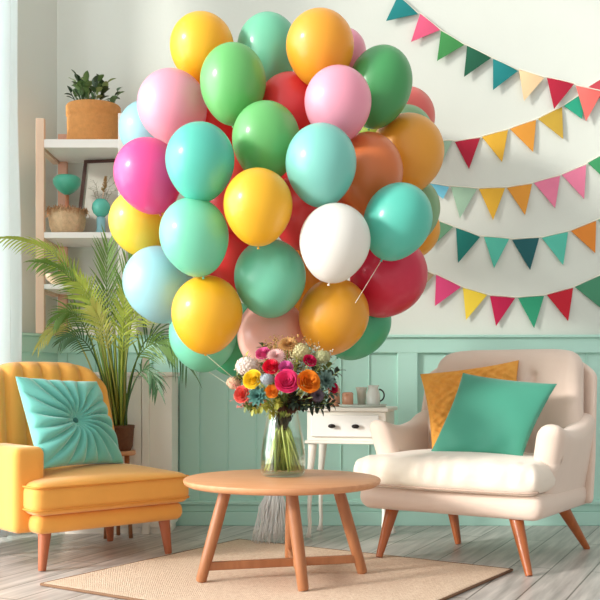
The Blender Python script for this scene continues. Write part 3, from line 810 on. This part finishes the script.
FM = {k: mat('felt_'+k, v, .85, bump=(250, .2), var=(10, .05)) for k, v in FC.items()}
ROWS = [
 ('uppermost garland, falling to the coral flag', .010, [('teal', 398, -4, 418, 14, 386, 21), ('pink', 420, 14, 440, 30, 411, 42), ('green', 441, 31, 464, 45, 437, 61), ('dkgreen', 467, 46, 491, 58, 464, 77), ('teal', 493, 59, 518, 71, 493, 90), ('peach', 519, 70, 544, 78, 524, 101), ('crimson', 547, 78, 574, 84, 554, 109), ('coral', 576, 86, 602, 92, 586, 121)]),
 ('second garland down, rising right from a crimson flag', 0, [('sage', 428, 142, 452, 141, 441, 165), ('crimson', 455, 142, 480, 138, 469, 169), ('yellow', 482, 137, 508, 130, 502, 162), ('orange', 510, 129, 536, 120, 533, 152), ('olive', 538, 119, 562, 107, 563, 139), ('emerald', 564, 106, 585, 92, 582, 119), ('dusty', 584, 90, 610, 74, 604, 100)]),
 ('middle garland with two rose pink flags', 0, [('sky', 424, 183, 449, 187, 443, 199), ('sage', 451, 187, 477, 189, 460, 218), ('yellow', 479, 189, 505, 188, 493, 220), ('orange', 507, 188, 532, 184, 525, 215), ('rose', 534, 183, 560, 176, 555, 208), ('rose', 562, 175, 586, 165, 584, 199), ('lightgreen', 588, 163, 612, 150, 610, 184)]),
 ('fourth garland down, mostly teal flags ending in tangerine', 0, [('moss', 426, 217, 453, 227, 431, 248), ('dkteal', 456, 228, 480, 237, 458, 263), ('aqua', 484, 237, 509, 239, 494, 268), ('deepteal', 512, 240, 539, 238, 530, 270), ('aqua', 542, 238, 568, 232, 563, 265), ('tang', 571, 231, 596, 221, 595, 253), ('sage', 598, 220, 622, 208, 622, 240)]),
 ('lowest garland with magenta, lemon and raspberry flags', 0, [('taupe', 410, 264, 434, 275, 418, 292), ('magenta', 436, 275, 461, 287, 435, 306), ('lemon', 463, 288, 487, 295, 466, 320), ('raspberry', 490, 296, 515, 298, 496, 326), ('jade', 518, 298, 544, 296, 534, 328), ('red', 547, 295, 573, 288, 568, 321), ('forest', 575, 287, 602, 275, 602, 309)]),
]
def wallp(px, py, off):
    return P(px, py, WD-off)
for label, off0, flags in ROWS:
    f0 = flags[0]
    gn = thing('bunting_garland', 'flag bunting on the wall, '+label, 'bunting', wallp(f0[1], f0[2], .02+off0), 0, 'flag bunting garlands on the wall')
    cp = []
    for f in flags: cp += [wallp(f[1], f[2]-1, .008+off0), wallp(f[3], f[4]-1, .008+off0)]
    a_ = cp[0]+(cp[0]-cp[2])*.7; z_ = cp[-1]+(cp[-1]-cp[-3])*.7
    obj('cord', tube([a_]+cp+[z_], .0028, 6), M['string'], gn)
    for (cn, xa, ya, xb, yb, xt, yt) in flags:
        A_, B_, T_ = wallp(xa, ya, .008+off0), wallp(xb, yb, .008+off0), wallp(xt, yt, .014+off0)
        bm = bmesh.new(); n = 8; g = []
        for i in range(n+1):
            row = []
            for j in range(n-i+1):
                a, b = i/n, j/n
                p = A_*(1-a-b)+B_*b+T_*a
                p = p+Vector((0, -.006*sin(pi*b)*(1-a)*.6-.002*sin(4*b+2*a), 0))
                row.append(bm.verts.new(p))
            g.append(row)
        for i in range(n):
            for j in range(n-i):
                bm.faces.new((g[i][j], g[i][j+1], g[i+1][j]))
                if j < n-i-1: bm.faces.new((g[i][j+1], g[i+1][j+1], g[i+1][j]))
        fo = obj('flag', bm, FM[cn], gn, label=words[cn]+' triangular flag', smooth=False)
        s_ = fo.modifiers.new('thick', 'SOLIDIFY'); s_.thickness = .004; s_.offset = 0

# ------------------------------------------------------------------ vase
vz = tz+.0118-.0113; vc = Vector((-.063, 3.69, tz+.0004))
va = thing('flower_vase', 'clear glass vase half full of water standing on the coffee table', 'vase', vc)
op = [(0, .0), (.068, 0), (.078, .006), (.083, .02), (.085, .05), (.083, .09), (.076, .14), (.066, .19), (.058, .225), (.056, .24), (.060, .262)]
ip = [(r-.004, max(z, .01)) for r, z in op[2:]]
obj('glass', lathe(op+[(.057, .263)]+list(reversed(ip))+[(.05, .011), (0, .010)], 64, T(vc)), M['glass'], va)
wl_ = .14
obj('water', lathe([(0, .0125), (.072, .0125), (.0782, .02), (.0802, .05), (.0782, .09), (.0716, wl_), (0, wl_)], 64, T(vc)), M['water'], va)

# ------------------------------------------------------------------ bouquet
rnd = random.Random(11)
stemm = [mat('stem_lime', (216, 222, 130), .5, var=(30, .15), trans=.15), mat('stem_green', (160, 182, 86), .5, var=(30, .2)), mat('stem_dark', (66, 84, 42), .6, var=(30, .2))]
def stem_to(p, k=None):
    """stem from the vase bottom, crossing at the neck, up to the bloom"""
    d = Vector((p.x-vc.x, p.y-vc.y, 0)); a = atan2(d.y, d.x); r = min(1, d.length/.2)
    nk = vc+Vector((cos(a)*.042*r, sin(a)*.042*r, .24)); q_ = .072*(.3+.7*rnd.random()); a_ = a+rnd.uniform(-.9, .9); lo = vc+Vector((-cos(a_)*q_, -sin(a_)*q_, .0162+.006*rnd.random()))
    mid = vc+Vector((cos(a)*-.022+rnd.uniform(-.008, .008), sin(a)*-.022, .165))
    m2 = nk.lerp(p, .5)+Vector((0, 0, .012))
    return [lo, lo.lerp(mid, .5), mid, nk, m2, p]
def rose(bm, c, ax, R, roll=0, layers=6):
    Mx = frame(c, ax, roll)
    rads = (.12, .27, .43, .60, .77, .92); tops = (.52, .54, .50, .40, .24, .02); ns = (2, 3, 4, 5, 5, 6)
    for L in range(layers):
        n = ns[L]; rad = R*rads[L]; hz = R*tops[L]
        for k in range(n):
            a0 = 2*pi*(k/n)+L*1.1; wd = 2*pi/n*.66; rows_ = []; jit = rnd.uniform(-.05, .05)
            for j in range(8):
                v = j/7; row = []
                for i in range(9):
                    u = -1+2*i/8
                    an = a0+u*wd*(.45+.55*min(1, v*1.6))
                    curl = max(0, v-.72)/.28
                    rr = rad*(.5+.5*min(1, v*1.4)**.6)+R*(.05+.05*L/5)*curl**1.5+R*.035*u+R*jit*v
                    z = -R*.4+(hz+R*.4)*v*(1-.16*u*u*v)-R*.07*curl**2
                    row.append(bm.verts.new(Mx @ Vector((rr*cos(an), rr*sin(an), z))))
                rows_.append(row)
            for j in range(7):
                for i in range(8): bm.faces.new((rows_[j][i], rows_[j][i+1], rows_[j+1][i+1], rows_[j+1][i]))
    add_lathe(bm, [(0, -R*.45), (R*.3, -R*.36), (R*.5, -R*.2), (R*.3, -R*.05), (0, R*.1)], 14, Mx)
def cluster(bm, c, R, n, fr_=.007, flat=.8, petals=4):
    for k in range(n):
        z = 1-2*(k+.5)/n; q = k*2.39996; r = sqrt(1-z*z)
        d = Vector((r*cos(q), r*sin(q), z*flat)); p = Vector(c)+d*R*rnd.uniform(.86, 1.05)
        Mx = frame(p, d, q)
        for j in range(petals):
            a = 2*pi*j/petals
            vs_ = [bm.verts.new(Mx @ Vector(t)) for t in ((0, 0, 0), (fr_*cos(a-.5), fr_*sin(a-.5), .002), (fr_*1.35*cos(a), fr_*1.35*sin(a), .001), (fr_*cos(a+.5), fr_*sin(a+.5), .002))]
            bm.faces.new(vs_)
    bmesh.ops.create_icosphere(bm, subdivisions=2, radius=R*.85, matrix=T(c) @ Matrix.Diagonal((1, 1, flat, 1)))
def flower(name, kind, px, py, d, rpx, rgb, label, cat='flower', axis=None, mcol=None, rgb2=None):
    c = P(px, py, d); R = rpx/F*d; ctr = vc+Vector((0, 0, .27))
    ax = (c-ctr).normalized()
    ax = (ax*.85+Vector((0, -1, .25))*.6).normalized() if axis is None else Vector(axis)
    pts = stem_to(c-ax*R*.4)
    t = thing(name, label, cat, pts[0])
    m = mat('petal_'+name+'_%d_%d' % (px, py), rgb, .7, var=(30, .1), trans=.06, spec=.25, rgb2=rgb2)
    bm = bmesh.new()
    if kind == 'rose': rose(bm, c, ax, R, rnd.uniform(0, 6))
    elif kind == 'cluster': cluster(bm, c, R, 90, R*.22)
    elif kind == 'dahlia':
        Mx = frame(c, ax)
        for L in range(6):
            n = 8+3*L
            for k in range(n):
                a = 2*pi*k/n+L*.4; el = 1.35-.25*L
                dv = Mx.to_3x3() @ Vector((cos(a)*cos(el), sin(a)*cos(el), sin(el)))
                add_leaf(bm, c-ax*R*.2+dv*R*.12, dv, R*(.5+.1*L), R*.12, .5, 0, up=ax, seg=4)
    elif kind == 'succulent':
        Mx = frame(c, ax)
        for L in range(4):
            n = 5+2*L
            for k in range(n):
                a = 2*pi*k/n+L*.5; el = 1.25-.35*L
                dv = Mx.to_3x3() @ Vector((cos(a)*cos(el), sin(a)*cos(el), sin(el)))
                add_leaf(bm, c-ax*R*.2, dv, R*(.6+.16*L), R*.24, .35, 0, up=ax, seg=4)
    obj('bloom', bm, m, t)
    obj('stem', tube(pts, [.0042, .0042, .0040, .0034, .0026, .002], 7), stemm[rnd.choice((0, 0, 1))], t)
    return t
FLO = [
 ('rose', 'rose', 287, 381, 3.50, 12.5, (232, 60, 118), 'large hot pink rose at the centre of the bouquet'),
 ('rose', 'rose', 309, 381, 3.51, 12, (238, 138, 36), 'large orange rose right of the hot pink rose'),
 ('rose', 'rose', 286, 367, 3.535, 7.5, (216, 96, 160), 'small lilac pink rose just above the hot pink rose'),
 ('rose', 'rose', 271, 366, 3.54, 9, (226, 30, 62), 'scarlet rose up and left of the hot pink rose'),
 ('rose', 'rose', 310, 360, 3.57, 7, (206, 28, 86), 'small crimson rose above the orange rose'),
 ('rose', 'rose', 333, 387, 3.60, 6.5, (200, 24, 70), 'small crimson rose at the far right of the bouquet'),
 ('rose', 'rose', 252, 379, 3.54, 10, (250, 208, 44), 'yellow rose at the left of the bouquet'),
 ('rose', 'rose', 241, 394, 3.58, 9, (232, 96, 84), 'coral rose at the lower left edge of the bouquet'),
 ('rose', 'rose', 272, 391, 3.53, 7, (240, 142, 40), 'small orange rose below left of the hot pink rose'),
 ('rose', 'rose', 263, 353, 3.60, 8, (228, 96, 150), 'pink rose at the upper left of the bouquet'),
 ('hydrangea', 'cluster', 247, 366, 3.60, 11, (242, 224, 212), 'creamy white hydrangea head at the left of the bouquet'),
 ('hydrangea', 'cluster', 300, 352, 3.64, 10, (226, 214, 160), 'pale yellow hydrangea head at the top of the bouquet'),
 ('dahlia', 'dahlia', 276, 356, 3.56, 9, (236, 190, 186), 'blush pink dahlia above the scarlet rose'),
 ('dahlia', 'dahlia', 288, 344, 3.63, 10, (222, 172, 110), 'tan dried dahlia at the top of the bouquet'),
 ('thistle', 'cluster', 267, 379, 3.525, 6.5, (176, 182, 188), 'grey blue thistle head between yellow and pink roses'),
 ('succulent_rosette', 'succulent', 257, 396, 3.54, 10.5, (84, 132, 122), 'blue green succulent rosette under the yellow rose'),
 ('succulent_rosette', 'succulent', 327, 380, 3.57, 11, (112, 138, 128), 'grey green succulent rosette right of the orange rose'),
 ('hydrangea', 'cluster', 322, 357, 3.66, 8, (206, 206, 156), 'small greenish hydrangea at the upper right of the bouquet'),
 ('hydrangea', 'cluster', 234, 383, 3.66, 7, (238, 196, 164), 'small peach hydrangea at the left rim of the bouquet'),
 ('dahlia', 'dahlia', 318, 395, 3.55, 7, (120, 104, 116), 'small mauve dahlia below the grey rosette'),
]
for f in FLO: flower(*f)
def sprig(name, px, py, d, label, m, n=12, L=.035, wd=.010, kind='leaf', bend=.0, grp=None, mst=None, cat='foliage'):
    c = P(px, py, d); pts = stem_to(c)
    t = thing(name, label, cat, pts[0], 0, grp)
    obj('stem', tube(pts, [.0038, .0038, .0036, .0028, .002, .0012], 6), mst or stemm[rnd.choice((0, 0, 1))], t)
    bm = bmesh.new(); a, b = pts[-2], pts[-1]; ax = (b-a).normalized()
    for k in range(n):
        f = .15+.9*k/n; p = a.lerp(b, min(1, f)); q = k*2.4
        if kind == 'leaf':
            s = ax.cross(Vector((0, 0, 1))).normalized(); u_ = s.cross(ax)
            add_leaf(bm, p, ax*.6+s*cos(q)+u_*sin(q), L*rnd.uniform(.7, 1.15), wd, .3, .5)
        else:
            o_ = p+Vector((rnd.uniform(-1, 1), rnd.uniform(-1, 1), rnd.uniform(-.4, 1)))*L
            add_tube(bm, [p, o_], [.0008, .0006], 3)
            bmesh.ops.create_icosphere(bm, subdivisions=1, radius=wd*rnd.uniform(.7, 1.2), matrix=T(o_))
    obj('leaves' if kind == 'leaf' else 'buds', bm, m, t)
dk = mat('foliage_dark', (44, 58, 42), .5, var=(30, .2), rgb2=(28, 38, 30)); og = mat('foliage_olive', (120, 130, 62), .5, var=(30, .2), rgb2=(80, 96, 44)); lg = mat('foliage_lime', (190, 192, 84), .5, var=(30, .2), trans=.2)
eg = mat('eucalyptus', (112, 142, 124), .55, var=(30, .15)); tan = mat('bud_tan', (206, 160, 96), .8, var=(40, .2)); wht = mat('bud_white', (236, 228, 206), .7); pnk = mat('bud_pink', (228, 150, 140), .7); brn = mat('filler_brown', (110, 72, 54), .8, var=(30, .2))
for (px, py, d, wh) in ((322, 408, 3.56, 'reaching lowest over the console drawer'), (334, 403, 3.60, 'pointing right under the far crimson rose'), (310, 405, 3.54, 'hanging just right of the vase neck'), (339, 371, 3.62, 'sticking out above the far crimson rose'), (296, 402, 3.56, 'in front of the vase neck')):
    sprig('leaf_sprig', px, py, d, 'dark glossy leaf sprig '+wh, dk, 18, .034, .0075, grp='dark sprigs right of the bouquet')
for (px, py, d, wh) in ((262, 407, 3.56, 'under the blue green succulent rosette'), (270, 414, 3.58, 'hanging lowest at the left of the vase'), (253, 410, 3.60, 'furthest left under the coral rose'), (277, 403, 3.55, 'under the small orange rose')):
    sprig('leaf_sprig', px, py, d, 'yellow green leaf sprig '+wh, lg, 16, .026, .006, grp='lime sprigs low left in the bouquet')
for (px, py, d, wh) in ((316, 369, 3.64, 'between crimson and orange roses'), (331, 365, 3.66, 'high at the right rim'), (262, 366, 3.64, 'left of the scarlet rose'), (246, 405, 3.62, 'under the coral rose'), (298, 366, 3.66, 'right of the lilac pink rose'), (281, 400, 3.60, 'below the hot pink rose'), (240, 374, 3.66, 'left of the yellow rose'), (325, 399, 3.62, 'below the grey green rosette'), (296, 394, 3.60, 'between hot pink and orange roses'), (283, 352, 3.7, 'behind the blush dahlia'), (262, 345, 3.7, 'above the upper left pink rose'), (326, 353, 3.7, 'above the greenish hydrangea')):
    sprig('leaf_sprig', px, py, d, 'olive green leaf sprig '+wh, og if rnd.random() < .6 else dk, 18, .03, .009, grp='olive sprigs among the blooms')
for (px, py, d, wh) in ((337, 393, 3.62, 'at the lower right rim'), (322, 392, 3.60, 'below the grey green rosette'), (331, 373, 3.66, 'above the grey green rosette')):
    sprig('eucalyptus_sprig', px, py, d, 'grey green eucalyptus sprig '+wh, eg, 16, .022, .010, grp='eucalyptus sprigs at the right')
for (px, py, d, wh) in ((276, 341, 3.66, 'leaning left of the tan dahlia'), (292, 339, 3.68, 'topmost in the bouquet'), (301, 342, 3.70, 'behind the pale yellow hydrangea'), (313, 345, 3.70, 'leaning right at the top'), (284, 347, 3.64, 'in front of the tan dahlia'), (268, 346, 3.68, 'above the upper left pink rose')):
    sprig('dried_sprig', px, py, d, 'tan dried flower sprig '+wh, tan, 60, .024, .0036, 'bud', grp='tan dried sprigs on top', cat='dried flower')
for (px, py, d, wh) in ((319, 348, 3.68, 'above the small greenish hydrangea'), (308, 351, 3.66, 'just above the small crimson rose'), (329, 353, 3.72, 'at the upper right rim'), (257, 361, 3.62, 'left of the upper left pink rose'), (240, 368, 3.64, 'left of the creamy hydrangea'), (294, 358, 3.62, 'right of the blush dahlia')):
    sprig('filler_sprig', px, py, d, 'sprig of tiny cream flowers '+wh, wht, 50, .021, .0033, 'bud', grp='cream filler sprigs near the top', cat='flower')
for (px, py, d, wh, mm_) in ((246, 356, 3.62, 'above the creamy hydrangea', lg), (270, 372, 3.56, 'between scarlet rose and thistle', og), (262, 390, 3.57, 'between yellow and small orange roses', lg), (297, 360, 3.58, 'right of the lilac pink rose', lg), (320, 367, 3.60, 'above the grey green rosette', og), (302, 347, 3.64, 'under the tan dahlia', lg), (322, 387, 3.58, 'right of the orange rose', eg), (237, 376, 3.64, 'at the left rim above the peach hydrangea', og), (285, 395, 3.55, 'under the hot pink rose', og)):
    sprig('fern_sprig', px, py, d, 'fine feathery green sprig '+wh, mm_, 34, .022, .004, grp='feathery sprigs between blooms')
for (px, py, d, wh) in ((236, 399, 3.62, 'below the coral rose at the left rim'), (250, 403, 3.60, 'under the blue green succulent'), (243, 406, 3.64, 'hanging lowest at the left'), (233, 386, 3.64, 'beside the small peach hydrangea')):
    sprig('filler_sprig', px, py, d, 'sprig of tiny salmon flowers '+wh, pnk, 46, .021, .0032, 'bud', grp='salmon filler sprigs low left', cat='flower')
for (px, py, d, wh) in ((291, 399, 3.60, 'under the hot pink rose'), (302, 404, 3.60, 'under the orange rose'), (282, 406, 3.61, 'over the left of the vase rim'), (294, 409, 3.62, 'over the middle of the vase rim'), (314, 397, 3.6, 'beside the mauve dahlia')):
    sprig('filler_sprig', px, py, d, 'dark brown leafy filler sprig '+wh, brn, 20, .028, .009, grp='brown filler under the blooms')
# dark lower leaves inside the vase neck
nb = bmesh.new()
for k in range(130):
    a = rnd.uniform(0, 2*pi); z = rnd.uniform(.165, .255); r = rnd.uniform(0, .026+.2*(z-.165)); p = vc+Vector((r*cos(a), r*sin(a), z))
    add_leaf(nb, p, (cos(a)*.3, sin(a)*.3, 1 if k % 2 else .6), .03, .006, .3, .2)
nf = obj('neck_foliage', nb, mat('neck_leaves', (84, 70, 46), .6, var=(40, .2), rgb2=(50, 52, 34)), origin=vc+Vector((0, 0, .17)))
tag(nf, 'dark brown green leaves packed in the neck of the glass vase', 'foliage', kind='stuff')

# ------------------------------------------------------------------ balloons
BC = dict(yellow=(250, 194, 34), amber=(246, 174, 44), seafoam=(120, 206, 170), green=(112, 196, 112), dkgreen=(76, 168, 98), red=(244, 62, 66), pink=(246, 170, 192), magenta=(244, 76, 152), aqua=(136, 212, 200), teal=(96, 208, 188),
          orange=(228, 124, 62), mustard=(242, 170, 50), coral=(236, 112, 104), sage=(136, 180, 130), white=(242, 239, 232), blue=(164, 216, 226), crimson=(220, 34, 74), mint=(130, 222, 188), peach=(252, 200, 186), jade=(76, 190, 140), lemon=(250, 216, 66), lime=(176, 206, 84))
BM = {}
for k, v in BC.items():
    m = mat('balloon_'+k, v, .48, var=(3, .02), coat=.55, trans=.22, spec=.5)
    m.node_tree.nodes['Principled BSDF'].inputs['Coat Roughness'].default_value = .2
    BM[k] = m
# id, colour, px, py, rx, ry, min depth, (tilt deg or None), label
BAL = [
 ('yellow', 258, 203, 34.5, 39, 3.50, 0, 'yellow balloon in the very middle of the bunch'),
 ('aqua', 321, 161, 35.5, 42, 3.50, 0, 'pale aqua balloon between the upper pink and the white one'),
 ('white', 335, 239, 35.5, 40, 3.50, -8, 'white balloon right of the middle, the only white one'),
 ('teal', 200, 158, 34.5, 40, 3.50, 0, 'teal balloon right of the magenta one'),
 ('pink', 338, 100, 33.5, 36, 3.50, 0, 'pink balloon above the pale aqua one, right of centre'),
 ('teal', 398, 218, 34, 40, 3.55, -22, 'teal balloon at the right edge, above the crimson one'),
 ('amber', 334, 313, 35, 38, 3.86, -18, 'amber balloon below the white one'),
 ('mint', 194, 233, 34.5, 40, 3.55, 12, 'mint balloon above the lower left yellow one'),
 ('green', 266, 137, 34, 40, 3.55, 0, 'green balloon directly above the middle yellow one'),
 ('magenta', 148, 172, 34, 38, 3.55, 16, 'magenta balloon at the left edge, the only magenta one'),
 ('amber', 320, 44, 34, 38, 3.60, 0, 'golden amber balloon at the top right of the bunch'),
 ('yellow', 207, 311, 35.5, 38, 3.70, -4, 'yellow balloon at the lower left, above the bouquet strings'),
 ('peach', 272, 333, 35, 37, 3.98, 0, 'peach pink balloon just above the bouquet'),
 ('green', 233, 80, 33, 41, 3.62, 0, 'light green balloon right of the top left yellow one'),
 ('pink', 172, 104, 34.5, 37, 3.62, 18, 'pink balloon at the upper left, above the magenta one'),
 ('dkgreen', 380, 83, 32, 42, 3.62, -14, 'dark green balloon at the upper right edge'),
 ('orange', 368, 170, 35, 42, 3.6, 0, 'burnt orange balloon behind the pale aqua one'),
 ('mustard', 407, 151, 37, 38, 3.7, -14, 'mustard balloon at the right edge, near the sage flag'),
 ('yellow', 202, 45, 32, 35, 3.7, 8, 'yellow balloon at the top left of the bunch'),
 ('seafoam', 268, 47, 31, 38, 3.7, 0, 'seafoam green balloon at the top centre behind two others'),
 ('mint', 270, 275, 36, 36, 3.75, 0, 'mint green balloon directly below the middle yellow one'),
 ('blue', 158, 281, 35, 37, 3.7, 14, 'light blue balloon at the lower left edge'),
 ('crimson', 389, 274, 38, 39, 3.85, -32, 'crimson balloon at the lower right edge'),
 ('lemon', 139, 220, 30, 31, 3.75, 14, 'lemon yellow balloon at the left edge below the magenta one'),
 ('pink', 344, 50, 22, 24, 3.9, 0, 'pink balloon peeking out behind the golden amber top one'),
 ('sage', 405, 133, 28, 31, 3.9, -8, 'sage green balloon peeking out above the mustard one'),
 ('coral', 406, 116, 29, 32, 4.0, -8, 'coral balloon peeking out below the dark green one'),
 ('red', 290, 106, 33, 34, 3.9, 0, 'red balloon behind the upper green and pink balloons'),
 ('red', 303, 208, 34, 38, 3.9, 0, 'red balloon behind the middle yellow and white balloons'),
 ('orange', 346, 208, 30, 34, 3.9, 0, 'burnt orange balloon just showing above the white one'),
 ('red', 284, 176, 28, 34, 3.9, 0, 'red balloon just showing between middle yellow and pale aqua ones'),
 ('red', 229, 188, 32, 40, 3.9, 0, 'red balloon in the gap between upper teal and middle yellow ones'),
 ('red', 226, 250, 34, 40, 3.9, 0, 'red balloon showing right of the mint one at left'),
 ('red', 214, 122, 32, 40, 3.9, 0, 'red balloon behind the upper left pink and green balloons'),
 ('blue', 146, 128, 27, 31, 3.9, 10, 'light blue balloon peeking out at left behind the pink one'),
 ('mint', 203, 332, 34, 34, 4.0, 0, 'pale mint balloon below and behind the lower left yellow one'),
 ('jade', 357, 320, 34, 37, 4.1, -28, 'jade green balloon at the lower right behind the amber one'),
 ('jade', 234, 336, 34, 32, 4.1, 0, 'jade green balloon behind the peach one near the bouquet'),
 ('mustard', 303, 278, 34, 40, 4.0, 0, 'mustard balloon mostly hidden behind the white one'),
 ('sage', 412, 208, 28, 34, 4.0, -10, 'sage balloon peeking out right behind the right-hand teal one'),
 ('lime', 374, 122, 24, 28, 4.0, 0, 'lime green balloon just showing below the dark green one'),
 ('amber', 416, 228, 24, 26, 4.1, -10, 'small amber sliver of a balloon behind the right-hand teal one'),
]
KNOT = P(283, 415, 4.12)
placed = []
for (cn, px, py, rx, ry, dmin, tilt, label) in BAL:
    d = dmin
    for _ in range(3):
        for (qx, qy, qr, qd) in placed:
            R = (rx+ry)/2*d/F*1.02; dm = (d+qd)/2
            l = sqrt((px-qx)**2+(py-qy)**2)/F*dm; S = (R+qr)
            if l < S*.999:
                need = sqrt(S*S-l*l)
                if abs(d-qd) < need: d = max(d, qd+need)
    d = min(d, 4.78)
    placed.append((px, py, (rx+ry)/2*d/F*1.02, d))
print('BALLOON DEPTHS', [round(p[3], 2) for p in placed])
stringy = {11, 5, 35, 36, 37, 33, 30}
for i, (cn, px, py, rx, ry, dmin, tilt, label) in enumerate(BAL):
    d = placed[i][3]; c = P(px, py+1.5, d); R = rx*d/F; H = ry*d/F
    # long axis: up, tilted in the view plane, and leaning if the outline looks round
    ratio = min(1.0, max(.0, (ry/rx-1.0)/.18)); lean = radians(32)*(1-ratio)
    E = max(H, R*1.13) if ratio < 1 else H
    ax = Vector((0, -sin(lean), cos(lean)))
    ax = Matrix.Rotation(radians(tilt), 3, 'Y') @ ax if False else Matrix.Rotation(radians(-tilt), 3, 'Y') @ ax
    Mx = frame(c, ax, 0, ref=(0, -1, 0))
    prof = []
    n = 30
    for k in range(n+1):
        t = pi*k/n; s = sin(t); z = cos(t)
        if t > pi/2:
            q = (t-pi/2)/(pi/2); r = R*s*(1-.10*sin(q*pi)**1.2*q); zz = -E*1.07*(1-(1-sin(q*pi/2)))
        else: r = R*s; zz = E*.93*z
        prof.append((max(r, 0) if 0 < k < n else 0, zz))
    b0 = -E*1.07
    kp = Mx @ Vector((0, 0, b0))
    bl = thing('balloon', label, 'balloon', kp, 0, 'party balloons in the bunch')
    obj('balloon_skin', lathe(prof, 48, Mx), BM[cn], bl)
    obj('knot', lathe([(0, b0+.004), (.004, b0+.002), (.0028, b0-.002), (.0026, b0-.003), (.0055, b0-.008), (.0045, b0-.009), (0, b0-.008)], 14, Mx), BM[cn], bl)
    if i in stringy:
        s0 = Mx @ Vector((0, 0, b0-.004)); e = KNOT
        m_ = s0.lerp(e, .5)+Vector((0, 0, -.01))
        obj('string', tube([s0, s0.lerp(e, .25)+Vector((0, 0, -.006)), m_, s0.lerp(e, .75)+Vector((0, 0, -.006)), e], .0011, 5), M['string'], bl)

# white streamer tassel that anchors the bunch
ts = thing('ribbon_tassel', 'white fringed ribbon tassel hanging to the floor behind the coffee table', 'tassel', (KNOT.x, 4.40, .002))
cp = KNOT; tp_ = P(276, 480, 4.40)
obj('ribbon', tube([cp, cp.lerp(tp_, .5)+Vector((-.004, 0, -.01)), tp_], .0022, 6), M['string'], ts)
obj('band', tube([tp_+Vector((0, 0, .012)), tp_+Vector((0, 0, -.014))], [.012, .014], 16), M['tassel'], ts)
rnd = random.Random(5)
fm = bmesh.new()
for k in range(220):
    a = rnd.uniform(0, 2*pi); r = sqrt(rnd.random()); bx = P(270, 543, 4.40)
    e = Vector((bx.x+.085*r*cos(a), 4.40+.05*r*sin(a), .004+.05*rnd.random()*(1-r*.4)))
    s_ = tp_+Vector((.009*r*cos(a), .009*r*sin(a), -.005))
    m_ = s_.lerp(e, .5)+Vector((.012*cos(a)*r+rnd.uniform(-.006, .006), 0, .02)); m2 = s_.lerp(e, .8)+Vector((rnd.uniform(-.01, .01), 0, .0))
    add_tube(fm, [s_, m_, m2, e], [.0011, .0014, .0013, .0008], 4)
fo = obj('fringe', fm, M['tassel'], ts); fo['kind'] = 'stuff'
